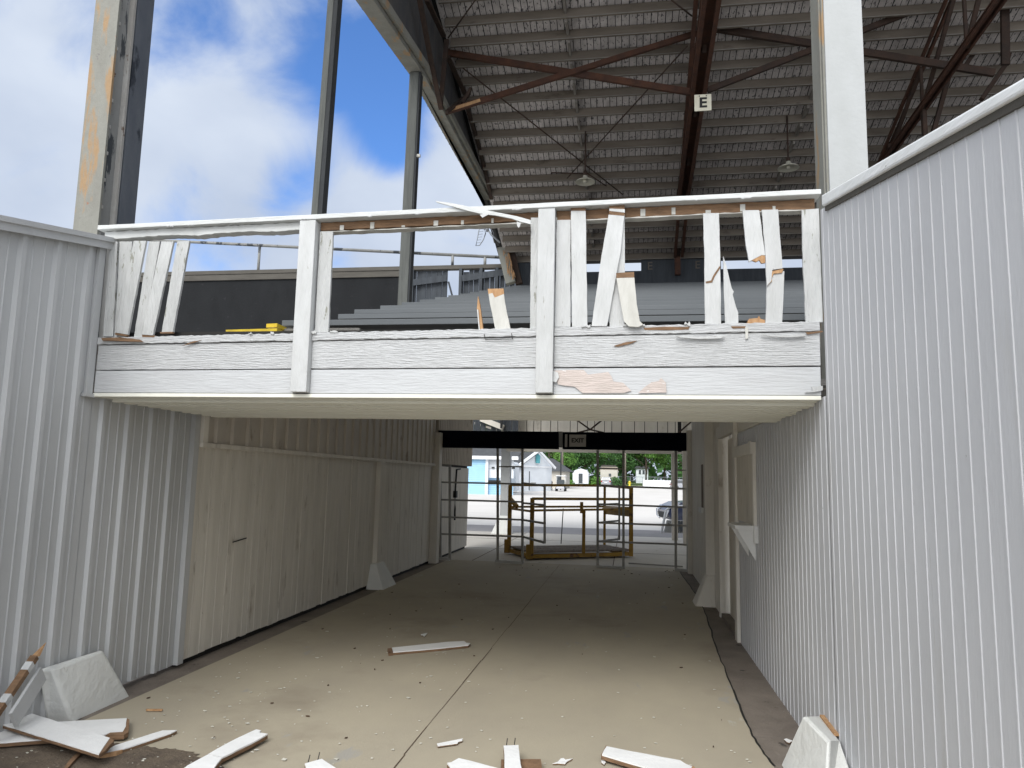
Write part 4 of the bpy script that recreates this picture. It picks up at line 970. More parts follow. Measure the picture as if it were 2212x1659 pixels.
b = MB(); b.beam(Vector((mx_.x, mid.y, .1)), Vector((mx_.x, mid.y, onY(mid.y, *c1(1264, 815)).z)), .07, .07, up=(0, 1, 0)); b.beam(Vector((mx_.x - .07, mid.y + .3, zM)), Vector((mx_.x - .07, mid.y + .3, zM - .25)), .07, .07, up=(0, 1, 0)); b.build('mid_post', 'yellow', pc)
zr1 = onY(Ng.y, *c1(880, 728)).z
def rail_(a, za_, c, zc_, t=.045, name='rail', m_t='yellow'):
    m_ = MB(); m_.beam(up_(a, za_), up_(c, zc_), t, t * 1.3); return m_.build(name, m_t, pc)
rail_(Ng, zr1, Rg, onY(Rg.y, *c1(1612, 732)).z, .045)
rail_(Lg, zH, Bg, zB - .0, .045); rail_(Bg, zB, Rg, zR - .02, .045)
rail_(Ng, onY(Ng.y, *c1(880, 815)).z, Rg, onY(Rg.y, *c1(1612, 805)).z, .036)
rail_(Lg, onY(Lg.y, *c1(714, 788)).z, Bg, onY(Bg.y, *c1(1416, 786)).z, .036)
rail_(Lg, onY(Lg.y, *c1(714, 800)).z, Ng, onY(Ng.y, *c1(880, 822)).z, .036)
b = MB(); zz = onY(Rg.y, *c1(1612, 805)).z
b.prism([up_(Bg, onY(Bg.y, *c1(1416, 785)).z), up_(Rg, zz + .03), up_(Rg, onY(Rg.y, *c1(1600, 862)).z), up_(Bg, onY(Bg.y, *c1(1416, 842)).z)], (.03, .03, 0)); b.build('side_plate', 'yellow', pc)
b = MB(); b.prism([up_(Bg, onY(Bg.y, *c1(1416, 785)).z + .001), up_(Rg, zz + .031), up_(Rg.lerp(Ng, .32), onY(Rg.lerp(Ng, .32).y, *c1(1380, 815)).z)], (0, 0, .02)); b.build('tray', 'yellow', pc)
b = MB(); b.beam(onY(17.1, *c1(715, 722)), onY(16.8, *c1(772, 788)), .06, .09); b.build('handle', 'yellow', pc)
# base frame and deck
for (a, c) in ((Ng, Rg), (Lg, Ng), (Rg, Bg), (Bg, Lg)):
    b = MB(); b.beam(up_(a, .075), up_(c, .075), .07, .08); b.build('base_beam', 'yellow', pc, .004)
for k in range(7):
    t0, t1 = k / 7 + .008, (k + 1) / 7 - .008
    a, c, d_, e = Ng.lerp(Lg, t0), Ng.lerp(Lg, t1), Rg.lerp(Bg, t1), Rg.lerp(Bg, t0)
    b = MB(); b.prism([up_(p, .14 + .004 * (k % 2)) for p in (a, c, d_, e)], (0, 0, .035)); b.build('deck_plank', 'planks', pc)
b = MB(); b.beam(up_(Ng, .02) + Vector((-.05, 0, 0)), up_(Ng, .32) + Vector((-.05, 0, 0)), .12, .12, up=(0, 1, 0)); b.beam(up_(Lg, .02) + Vector((-.04, -.02, 0)), up_(Lg, .32) + Vector((-.04, -.02, 0)), .12, .12, up=(0, 1, 0)); b.build('foot_socket', 'yellow', pc)
b = MB(); A = onY(16.9, *c1(1112, 800)); B = onY(16.9, *c1(1096, 1060)); b.tube([A, B], .012, 6); b.build('hanging_rod', 'black', pc)
b = MB(); b.beam((.02, 15.75, .03), (1.1, 15.6, .02), .03, .03); tag(b.build('floor_bar', 'gate'), 'thin bar lying across the threshold right of the yellow cart', 'bar')

# ================================================================ DEBRIS
cA = lambda x, y: (.2929 * x, 1188 + .2929 * y)
cB = lambda x, y: (594 + .2929 * x, 1242 + .2929 * y)
cC = lambda x, y: (1188 + .2929 * x, 1242 + .2929 * y)
def plank(pts, conv, z, th, label, mtl='floorboard', name='broken_board', ends=(), group='broken white boards on the floor', tilt=(0, 0)):
    ctr = onZ(z, *conv(sum(p[0] for p in pts) / len(pts), sum(p[1] for p in pts) / len(pts)))
    o = thing(name, Vector((ctr.x, ctr.y, 0)), label, 'board', group)
    rr_ = random.Random(int(abs(pts[0][0])) + 5)
    def mk(pp, nm, mt_, zz, t_):
        P = [onZ(zz, *conv(*p)) for p in pp]; Q = []
        for i in range(len(P)):
            a, c = P[i], P[(i + 1) % len(P)]; k = max(1, int((c - a).length / .06))
            for j in range(k):
                q = a.lerp(c, j / k)
                if j: q = q + Vector((rr_.uniform(-.0025, .0025), rr_.uniform(-.0025, .0025), 0))
                Q.append(q)
        m_ = MB(); m_.prism(Q, (0, 0, -t_)); return m_.build(nm, mt_, o)
    mk(pts, 'painted_face', mtl, z, th * .3)
    P = [onZ(z, *conv(*p)) for p in pts]; c_ = sum(P, Vector()) / len(P)
    Q = [c_ + (p - c_) * 1.004 - Vector((0, 0, th * .3 + .0005)) for p in P]
    m_ = MB(); m_.prism(Q, (0, 0, -th * .7)); m_.build('core', 'rawwood', o)
    for e in ends: mk(e[0], 'broken_end', e[1], z - .001, th)
    return o
plank([(-60, 1120), (40, 1145), (810, 1385), (730, 1505), (-60, 1262)], cA, .085, .022, 'long white board lying across another at the front left corner', ends=[([(810, 1386), (842, 1405), (775, 1480), (732, 1506)], 'rawwood')])
plank([(-60, 1298), (440, 1265), (935, 1240), (928, 1300), (905, 1340), (815, 1345), (770, 1362), (350, 1392), (-60, 1422)], cA, .045, .028, 'white board lying beneath the crossing board, its splintered end beside the footing', ends=[([(935, 1241), (955, 1250), (946, 1345), (915, 1362), (780, 1366), (815, 1346), (905, 1341), (928, 1300)], 'rawwood')])
plank([(740, 1500), (850, 1440), (1040, 1380), (1200, 1330), (1305, 1328), (1262, 1350), (1060, 1418), (900, 1470), (800, 1492)], cA, .025, .02, 'thin pointed white sliver to the right of the two crossed boards', name='wood_sliver', ends=[([(735, 1510), (815, 1473), (905, 1472), (860, 1492), (770, 1508)], 'freshwood')])
plank([(1535, 1505), (1700, 1412), (1890, 1322), (1925, 1330), (1912, 1345), (1975, 1355), (1860, 1420), (1640, 1528)], cA, .05, .03, 'narrow white batten with a nail hole, pointing up right near the bottom left')
plank([(1250, 1690), (1380, 1590), (1532, 1508), (1636, 1532), (1570, 1620), (1480, 1700)], cA, .07, .03, 'white board butting the nail-holed batten, running off the bottom edge')
b = MB(); b.prism([onZ(.02, *cA(*p)) for p in ((465, 1612), (520, 1540), (575, 1488), (600, 1482), (596, 1500), (540, 1560), (492, 1615))], (0, 0, -.018)); tag(b.build('wood_sliver', 'rawwood'), 'dark brown splinter in the dirt under the crossed boards', 'splinter')
plank([(862, 535), (1280, 492), (1395, 487), (1412, 500), (1440, 502), (1425, 516), (1200, 540), (872, 568)], cB, .03, .028, 'white board lying alone in the middle of the floor', ends=[([(830, 542), (861, 536), (871, 571), (838, 575)], 'rawwood')])
plank([(1075, 437), (1100, 432), (1125, 427), (1110, 445), (1100, 456), (1092, 444), (1080, 446)], cB, .012, .008, 'small white paint chip above the lone floor board', name='paint_chip', group=None)
plank([(1195, 1243), (1280, 1226), (1384, 1205), (1380, 1222), (1355, 1228), (1345, 1242), (1200, 1262)], cB, .015, .008, 'curled white paint strip right of the slab joint', name='paint_chip', group=None)
plank([(220, 1390), (345, 1355), (560, 1500), (300, 1560), (232, 1425)], cB, .045, .03, 'white board end with two nails at the bottom edge, left of the joint')
plank([(1270, 1385), (1300, 1380), (1355, 1350), (1500, 1385), (1700, 1440), (1680, 1540), (1300, 1520), (1290, 1410)], cB, .045, .03, 'white board with a ragged left end at the bottom edge')
plank([(1668, 1360), (1830, 1358), (1960, 1357), (1985, 1520), (1680, 1520)], cB, .04, .035, 'red-brown bare block under the upright-lying white board', mtl='rawwood', name='wood_block')
plank([(1686, 1258), (1796, 1253), (1828, 1520), (1700, 1520)], cB, .08, .03, 'short white board lying across the brown block, nails standing at its end')
plank([(418, 1262), (600, 1300), (960, 1366), (1000, 1392), (1050, 1412), (1000, 1470), (780, 1440), (384, 1322)], cC, .05, .03, 'white board with a brown left end at the bottom right of the floor', ends=[([(412, 1258), (434, 1264), (400, 1316), (378, 1325)], 'rawwood'), ([(930, 1418), (1000, 1408), (1062, 1410), (1100, 1470), (900, 1470)], 'freshwood')])
plank([(20, 1390), (60, 1375), (80, 1352), (100, 1350), (115, 1362), (168, 1352), (125, 1376), (112, 1392), (60, 1388)], cC, .012, .008, 'star-shaped white paint chip right of the brown block', name='paint_chip', group=None)
plank([(378, 1366), (398, 1362), (412, 1380), (400, 1396), (380, 1382)], cC, .012, .008, 'stubby white chip below the brown end of the bottom right board', name='paint_chip', group=None)
plank([(1725, 1210), (1745, 1205), (1790, 1222), (1765, 1236), (1745, 1228)], cC, .012, .008, 'white chip in the gutter next to the right footing', name='paint_chip', group=None)
# nails
nl = MB()
for (conv, x, y, z) in ((cB, 1706, 1256, .08), (cB, 1764, 1254, .08), (cB, 242, 1382, .045), (cB, 314, 1362, .045)):
    p = onZ(z, *conv(x, y)); nl.tube([p + Vector((0, 0, -.01)), p + Vector((.003, .02, .035))], .0028, 5)
tag(nl.build('nails', 'black'), 'bent nails standing from the ends of the bottom boards', 'nails', kind='stuff')
# leaning stake by the left wall
sk = thing('splintered_stake', (XL + .2, 4.2, 0), 'splintered brown stake leaning on the steel siding behind the left footing', 'stake')
A = onX(XL + .10, *cA(255, 790)); B = onX(XL + .14, *cA(0, 1165)); T = onX(XL + .08, *cA(338, 682))
B = B + (B - A).normalized() * .12
b = MB(); b.beam(B, A, .045, .035); b.build('shaft', 'rawwood', sk)
b = MB(); d_ = (A - B).normalized(); s_ = Vector((0, 1, 0)).cross(d_).normalized() * .022
b.hexa([A - s_ - Vector((0, .02, 0)), A + s_ - Vector((0, .02, 0)), A + s_ + Vector((0, .02, 0)), A - s_ + Vector((0, .02, 0))], [T + Vector((0, 0, 0)), T + Vector((.002, 0, 0)), T + Vector((.002, .002, 0)), T + Vector((0, .002, 0))]); b.build('tip', 'freshwood', sk)
for t in (.36, .84): p = B.lerp(A, t); b = MB(); b.beam(p - d_ * .03, p + d_ * .03, .047, .037); b.build('paint_patch', 'picket', sk)
b = MB(); b.beam(B + Vector((.06, .12, 0)), A + Vector((.01, .07, -.12)), .11, .02, up=(1, 0, 0)); b.build('side_board', 'metal_wall', sk)
# flakes and litter on the floor
fm = MB(); rq = random.Random(21)
for k in range(300):
    y = 3.7 + abs(rq.gauss(0, 1)) * 1.7 if k % 4 else rq.uniform(3.8, 12)
    x = rq.uniform(-3.6, .85)
    if k % 3 == 0: x = -2.6 + rq.gauss(0, .5)
    if y > 14 or not (-3.6 < x < .8): continue
    s_ = rq.uniform(.003, .010) * (1 if k % 7 else 2.0); a = rq.uniform(0, 6.28); n = rq.choice((3, 4, 5))
    P = [Vector((x + math.cos(a + 6.283 * i / n) * s_ * rq.uniform(.6, 1.5), y + math.sin(a + 6.283 * i / n) * s_ * rq.uniform(.5, 1.2), .007 + rq.uniform(0, .003))) for i in range(n)]
    fm.prism(P, (0, 0, -.0025))
tag(fm.build('paint_flakes', 'flake'), 'scattered flakes of white paint on the concrete floor', 'flakes', kind='stuff')
fm = MB()
for k in range(80):
    x = rq.uniform(-3.6, .85); y = rq.uniform(3.6, 14)
    if k % 3 == 0: y = rq.gauss(14.3, .35); x = rq.uniform(-3, .9)
    s_ = rq.uniform(.003, .011); a = rq.uniform(0, 3.1)
    u = Vector((math.cos(a), math.sin(a), 0)) * s_ * 1.8; v = Vector((-math.sin(a), math.cos(a), 0)) * s_ * .6
    p = Vector((x, y, .012)); fm.prism([p - u, p - v, p + u, p + v], (0, 0, -.008))
tag(fm.build('litter', 'leaflitter'), 'dark crumbs and twigs scattered over the floor', 'litter', kind='stuff')
b = MB(); p = onZ(.012, *cA(1138, 1180)); b.beam(p + Vector((-.055, -.01, 0)), p + Vector((.055, .012, 0)), .014, .012); tag(b.build('wood_sliver', 'freshwood'), 'small reddish wood chip on the slab beside the left footing', 'splinter')

# ================================================================ BEYOND: BUILDINGS
def at(px, py, Y): return onY(Y, px, py)
# blue building
Yb1 = 78
blue = thing('blue_building', (at(1020, 1068, Yb1).x, Yb1, 0), 'sky-blue sided low building with a grey roof seen through the left of the gate', 'building')
xa, xc = at(960, 1060, Yb1).x, at(1048, 1060, Yb1).x; xd = at(1075, 1060, Yb1).x
ze = at(1030, 992, Yb1).z
def lap(x0, x1, y, z0, z1, pitch=.2):
    m_ = MB(); z = z0
    while z < z1 - .01:
        m_.add([(x0, y - .035, z), (x1, y - .035, z), (x1, y, min(z + pitch, z1)), (x0, y, min(z + pitch, z1)), (x0, y + .02, z), (x1, y + .02, z)], [(0, 1, 2, 3), (0, 4, 5, 1)]); z += pitch
    return m_
lap(xa, xc, Yb1, -.05, ze).build('wall', 'blue_siding', blue)
b = MB(); b.box(xa, xc, Yb1 + .03, Yb1 + 9, -.05, ze); b.build('wall', 'blue_siding', blue)
b = MB(); b.box(xc - .02, xc + .28, Yb1 - .1, Yb1 + .2, -.05, ze); b.build('corner_board', 'white_siding', blue)
b = MB(); b.box(xc + .28, xd + 1.6, Yb1 + .4, Yb1 + .5, 1.75, ze - .9); b.build('wall', 'white_siding', blue)
lap(xc + .28, xd + 1.6, Yb1 + .35, -.05, 1.2).build('counter_front', 'blue_siding', blue)
lap(xc + .28, xd + 1.6, Yb1 + .35, ze - .9, ze).build('wall', 'white_siding', blue)
b = MB(); b.box(xc + .3, xd + .4, Yb1 + .1, Yb1 + .6, 1.2, 1.5); b.build('counter', 'black', blue)
b = MB(); b.box(xa - 3, xd + 2.2, Yb1 - .5, Yb1 - .3, ze, ze + .35); b.build('gutter_board', 'vinyl', blue)
zr = at(1000, 930, Yb1 + 5).z
b = MB(); b.prism([(xa - 3, Yb1 - .5, ze + .35), (xd + 2.2, Yb1 - .5, ze + .35), (xd + 3.4, Yb1 + 5, zr), (xa - 3, Yb1 + 5, zr)], (0, .1, -.12)); b.build('roof', 'shingle', blue)
b = MB(); p = at(1031, 1008, Yb1 - .05); b.box(p.x - 1.6, p.x - 1.1, Yb1 - .3, Yb1 - .03, p.z - .4, p.z); b.build('wall_lamp', 'grey_steel', blue)
b = MB(); p = at(1061, 1000, Yb1)
for k in range(3): b.box(xc + .6 + k * 1.1, xc + .9 + k * 1.1, Yb1 + .2, Yb1 + .39, 2.75, 2.9)
b.build('bracket', 'black', blue)
# white gabled hall
Yh = 92
hall = thing('gabled_hall', (at(1165, 1050, Yh).x, Yh, 0), 'white gabled hall with a pointed teal window in the gable', 'building')
gl_, gr_ = at(1127, 1005, Yh), at(1192, 1008, Yh + 6); ap = at(1166, 978, Yh + 3)
b = MB(); za_ = 3.0
A = Vector((gl_.x, Yh, -.1)); B = Vector((gr_.x, Yh + 6, -.0))
P = [A, B, Vector((B.x, B.y, gr_.z)), Vector((ap.x, ap.y, ap.z)), Vector((A.x, A.y, gl_.z))]
b.prism(P, (-.15, .3, 0)); b.build('wall', 'white_siding', hall)
OF = Vector((-7.5, 7, 0)); E_ = Vector((gl_.x, Yh, gl_.z))
b = MB(); b.prism([A, A + OF, E_ + OF, E_], (.1, .2, 0)); b.build('wall', 'white_siding', hall)
AP = Vector((ap.x, ap.y, ap.z)); E2 = Vector((gl_.x - .5, Yh - .6, gl_.z - .3))
b = MB(); b.prism([E2, AP + Vector((0, -.8, .1)), AP + OF + Vector((0, 0, .1)), E2 + OF], (.05, .1, -.12)); b.build('roof', 'shingle', hall)
b = MB(); b.beam(Vector((gl_.x - .5, Yh - .6, gl_.z - .2)), Vector((ap.x, ap.y - 1.0, ap.z + .25)), .2, .3); b.beam(Vector((gr_.x + .5, Yh + 5.6, gr_.z - .2)), Vector((ap.x, ap.y - 1.0, ap.z + .25)), .2, .3); b.beam(Vector((gl_.x, Yh - .25, gl_.z - .1)), Vector((gr_.x, Yh + 5.6, gr_.z - .1)), .15, .2); b.build('verge_board', 'vinyl', hall)
b = MB(); c0 = at(1162, 990, Yh + 2.4); b.prism([at(1157, 1000, Yh + 2.2), at(1166, 1001, Yh + 2.4), at(1167, 985, Yh + 2.4), at(1162, 979, Yh + 2.3), at(1157, 984, Yh + 2.2)], (0, .2, 0)); b.build('window', 'teal_glass', hall)
for (pa, pb) in (((1140, 1018), (1144, 1059)), ((1163, 1014), (1168, 1024)), ((1171, 1018), (1173, 1034))):
    b = MB(); p, q_ = at(*pa, Yh - .3), at(*pb, Yh - .3)
    yy = Yh + 6 * (p.x - A.x) / (B.x - A.x) - .12; p, q_ = at(*pa, yy), at(*pb, yy); b.box(p.x, q_.x, yy, yy + .05, q_.z, p.z); b.build('door' if pb[1] > 1050 else 'window', 'winglass', hall)
b = MB(); yy = Yh + 1.4; p, q_ = at(1148, 1042, yy), at(1158, 1046, yy); b.box(p.x, q_.x, yy - .4, yy, q_.z, p.z); b.build('air_unit', 'grey_steel', hall)
b = MB(); b.prism([at(1100, 1008, Yh - 5), at(1110, 998, Yh - 5), at(1114, 1003, Yh - 5), at(1114, 1060, Yh - 5), at(1100, 1062, Yh - 5)], (0, 3, 0)); b.build('porch', 'white_siding', hall)
# low hip-roofed building behind
Yl = 112
low = thing('hip_roof_building', (at(1210, 1050, Yl).x, Yl, gz(Yl)), 'small cream building under a dark hipped roof behind the gabled hall', 'building')
p0, p1 = at(1180, 1015, Yl), at(1222, 1018, Yl)
b = MB(); b.box(p0.x, p1.x, Yl, Yl + 8, .1, p1.z); b.build('wall', 'cream_siding', low)
t0 = at(1187, 990, Yl + 3)
b = MB(); b.hexa([(p0.x - .6, Yl - .6, p1.z - .05), (p1.x + .8, Yl - .6, p1.z - .05), (p1.x + .8, Yl + 8, p1.z - .05), (p0.x - .6, Yl + 8, p1.z - .05)], [(p0.x - .6, Yl + 4, t0.z), (t0.x + .5, Yl + 4, t0.z), (t0.x + .5, Yl + 4.2, t0.z), (p0.x - .6, Yl + 4.2, t0.z)]); b.build('roof', 'shingle', low)
b = MB(); b.box(p0.x + 1.6, p0.x + 2.2, Yl - .04, Yl, 1.2, 2.3); b.build('window', 'winglass', low)
# barn-shaped shed
Ys = 148
shd = thing('barn_shed', (at(1254, 1044, Ys).x, Ys, gz(Ys)), 'small white barn-shaped shed with a dark door in front of the trees', 'shed')
b = MB(); P = [at(x, y, Ys) for x, y in ((1237, 1045), (1271, 1045), (1271, 1024), (1266, 1017), (1254, 1013), (1242, 1017), (1237, 1024))]; b.prism(P, (0, 4, 0)); b.build('wall', 'white_siding', shd)
b = MB(); P = [at(x, y, Ys) for x, y in ((1236, 1024), (1241, 1016), (1254, 1012), (1267, 1016), (1272, 1024), (1271.3, 1024), (1266.5, 1017), (1254, 1013), (1241.6, 1017), (1236.8, 1024))]; b.prism([p + Vector((0, .1, 0)) for p in P], (0, 4.2, .02)); b.build('roof', 'vinyl', shd)
b = MB(); p, q_ = at(1250, 1023, Ys - .05), at(1258.5, 1044, Ys - .05); b.box(p.x, q_.x, Ys - .08, Ys - .02, q_.z, p.z); dd_ = b.build('door', 'winglass', shd)
b = MB(); b.box(p.x - .15, p.x - .02, Ys - .1, Ys - .03, q_.z, p.z + .15); b.box(q_.x + .02, q_.x + .15, Ys - .1, Ys - .03, q_.z, p.z + .15); b.build('door_frame', 'vinyl', shd)
# brown-roofed house
Yc = 152
hs = thing('bungalow', (at(1310, 1040, Yc).x, Yc, gz(Yc)), 'tan bungalow with a pale brown roof behind the silver car', 'house')
p0, p1 = at(1297, 1018, Yc), at(1334, 1020, Yc)
b = MB(); b.box(p0.x, p1.x, Yc, Yc + 8, gz(Yc), p1.z + .4); b.build('wall', 'cream_siding', hs)
b = MB(); b.prism([at(1294, 1019, Yc), at(1336, 1020, Yc), at(1334, 1009, Yc + 3), at(1299, 1008, Yc + 3)], (0, .3, -.1)); b.build('roof', 'roof_brown', hs)
b = MB(); b.prism([at(1296, 1008.5, Yc + 3), at(1333, 1009, Yc + 3), at(1330, 1005, Yc + 6), at(1300, 1004, Yc + 6)], (0, .3, -.1)); b.build('roof', 'cap_dirt_shade', hs)
b = MB(); p, q_ = at(1315, 1023, Yc), at(1320, 1029, Yc); b.box(p.x, q_.x, Yc - .1, Yc, q_.z, p.z); b.build('window', 'winglass', hs)
h2 = thing('white_house', (at(1388, 1030, 190).x, 190, 1.3), 'pale blue-white two-storey house half hidden by trees behind the fence', 'house')
p0, p1 = at(1374, 1010, 185), at(1400, 1042, 185)
b = MB(); b.box(p0.x, p1.x, 185, 192, 1.2, p0.z); b.build('wall', 'white_siding', h2)
b = MB(); b.prism([(p0.x - .5, 184.6, p0.z - .2), (p1.x + .5, 184.6, p0.z - .2), ((p0.x + p1.x) / 2, 184.6, p0.z + 1.6)], (0, 8, 0)); b.build('roof', 'shingle', h2)
b = MB()
for xx in (1380, 1388, 1394): p = at(xx, 1018, 184.9); b.box(p.x, p.x + .5, 184.9, 184.98, p.z - .7, p.z + .3)
b.build('window', 'winglass', h2)

# poles
def pole(px, y0, y1, Y, r, label, mt_='purlin'):
    p = at(px, y0, Y); q_ = at(px, y1, Y)
    m_ = MB(); m_.tube([(p.x, Y, gz(Y)), (p.x, Y, p.z + 3)], r, 8); m_.tube([(p.x - .9, Y, p.z + 2.4), (p.x + .9, Y, p.z + 2.4)], .06, 6)
    tag(m_.build('utility_pole', mt_), label, 'pole', 'utility poles beyond the lot')
pole(1212, 975, 1035, 105, .09, 'thin dark utility pole rising behind the golf cart', 'post_dark')
pole(1210 + 5, 976, 1000, 118, .16, 'pale utility pole beside the hipped roof', 'purlin')
pole(1351, 980, 1043, 146, .14, 'pale utility pole between the bungalow and the fence', 'purlin')

# fences
fn = thing('picket_fence', (at(1410, 1040, 146).x, 146, gz(146)), 'white vinyl panel fence by the lawn on the right', 'fence')
zf0, zf1 = gz(146), at(1400, 1037, 146).z
x0, x1 = at(1390, 1040, 146).x, at(1500, 1040, 146).x
b = MB(); x = x0
while x < x1: b.box(x, x + 1.9, 146, 146.05, zf0, zf1); x += 1.95
b.build('panel', 'vinyl', fn)
b = MB(); x = x0 - .05
while x < x1: b.box(x - .07, x + .07, 145.95, 146.1, zf0, zf1 + .12); x += 1.95
b.build('post', 'vinyl', fn)
cf = thing('mesh_fence', (at(1380, 1035, 150).x, 150, gz(150)), 'tall grey chain-link fence behind the white panel fence', 'fence')
x0, x1 = at(1335, 1040, 150).x, at(1500, 1040, 150).x; zt1 = at(1380, 1030, 150).z
b = MB(); x = x0
while x < x1: b.tube([(x, 150, gz(150)), (x, 150, zt1)], .05, 6); x += 2.4
b.build('post', 'wire', cf)
b = MB(); b.tube([(x0, 150, zt1), (x1, 150, zt1)], .045, 6); b.tube([(x0, 150, gz(150) + .9), (x1, 150, gz(150) + .9)], .03, 6)
x = x0
while x < x1: b.tube([(x, 150, gz(150)), (x, 150, zt1)], .012, 3); x += .3
b.build('mesh', 'wire', cf)
# hydrant
hy = thing('fire_hydrant', Vector((at(1360, 1045, 144).x, 144, gz(144))), 'small bright yellow fire hydrant on the lawn edge', 'hydrant')
z = gz(144); p = at(1360, 1040, 144)
b = MB(); b.lathe([(.25, z), (.25, z + .08), (.17, z + .1), (.17, z + .7), (.22, z + .73), (.2, z + .86), (.08, z + .98), (0, z + 1.0)], p.x, 144, 14); b.build('barrel', 'hydrant', hy)
b = MB(); b.tube([(p.x - .3, 144, z + .55), (p.x + .3, 144, z + .55)], .09, 8); b.build('nozzle', 'hydrant', hy)
# bins
def bin_(px, Y, label):
    p = at(px, 1056, Y); x = p.x; o = thing('wheelie_bin', (x, Y, 0), label, 'bin', 'brown wheeled bins by the hall')
    s = .45; z0 = gz(Y)
    m_ = MB(); m_.hexa([(x - s * .8, Y - s * .8, z0 + .02), (x + s * .8, Y - s * .8, z0 + .02), (x + s * .8, Y + s * .8, z0 + .02), (x - s * .8, Y + s * .8, z0 + .02)],
                      [(x - s, Y - s, z0 + 1.1), (x + s, Y - s, z0 + 1.1), (x + s, Y + s, z0 + 1.1), (x - s, Y + s, z0 + 1.1)]); m_.build('body', 'bin', o)
    m_ = MB(); m_.hexa([(x - s - .03, Y - s - .05, z0 + 1.1), (x + s + .03, Y - s - .05, z0 + 1.1), (x + s + .03, Y + s, z0 + 1.1), (x - s - .03, Y + s, z0 + 1.1)],
                      [(x - s * .8, Y - s * .8, z0 + 1.2), (x + s * .8, Y - s * .8, z0 + 1.2), (x + s * .8, Y + s, z0 + 1.24), (x - s * .8, Y + s, z0 + 1.24)]); m_.build('lid', 'post_dark', o)
    for sx in (-1, 1):
        m_ = MB(); m_.tube([(x + sx * s * .75, Y + s, z0 + .14), (x + sx * s * .9, Y + s, z0 + .14)], .14, 12); m_.build('wheel', 'tyre', o)
bin_(1170, 100, 'brown wheeled bin on the left, by the gabled hall')
bin_(1186, 101, 'brown wheeled bin on the right, nearer the golf cart')
# golf cart
Yk = 97
kx = at(1210, 1045, Yk).x
kt = thing('golf_cart', (kx, Yk, gz(Yk)), 'golf cart with a white roof and dark blue nose parked beyond the bins', 'golf cart')
z = gz(Yk); k = 1.0
b = MB(); b.hexa([(kx - .6, Yk, z + .3), (kx + .6, Yk, z + .3), (kx + .6, Yk + .9, z + .3), (kx - .6, Yk + .9, z + .3)], [(kx - .5, Yk + .15, z + .75), (kx + .5, Yk + .15, z + .75), (kx + .55, Yk + .9, z + .95), (kx - .55, Yk + .9, z + .95)]); b.build('nose', 'car_navy', kt, .04)
b = MB(); b.box(kx - .6, kx + .6, Yk + .9, Yk + 2.3, z + .3, z + .5); b.box(kx - .6, kx + .6, Yk + 1.5, Yk + 2.4, z + .5, z + .8); b.build('body', 'car_navy', kt, .03)
b = MB(); b.box(kx - .55, kx + .55, Yk + 1.4, Yk + 1.95, z + .8, z + .92); b.box(kx - .55, kx + .55, Yk + 1.95, Yk + 2.08, z + .85, z + 1.35); b.build('seat', 'enamel', kt, .03)
b = MB(); b.box(kx - .66, kx + .66, Yk + .6, Yk + 2.5, z + 1.95, z + 2.05); b.build('roof', 'vinyl', kt, .03)
for sx in (-1, 1):
    for yy in (Yk + .75, Yk + 2.3):
        b = MB(); b.tube([(kx + sx * .55, yy, z + .7), (kx + sx * .55, yy + .1, z + 1.96)], .025, 6); b.build('roof_post', 'vinyl', kt)
    for yy in (Yk + .45, Yk + 2.1):
        b = MB(); b.tube([(kx + sx * .48, yy, z + .24), (kx + sx * .66, yy, z + .24)], .24, 14); b.build('wheel', 'tyre', kt)
b = MB(); b.box(kx - .5, kx + .5, Yk + .72, Yk + .74, z + .95, z + 1.5); b.build('windscreen', 'winglass', kt)

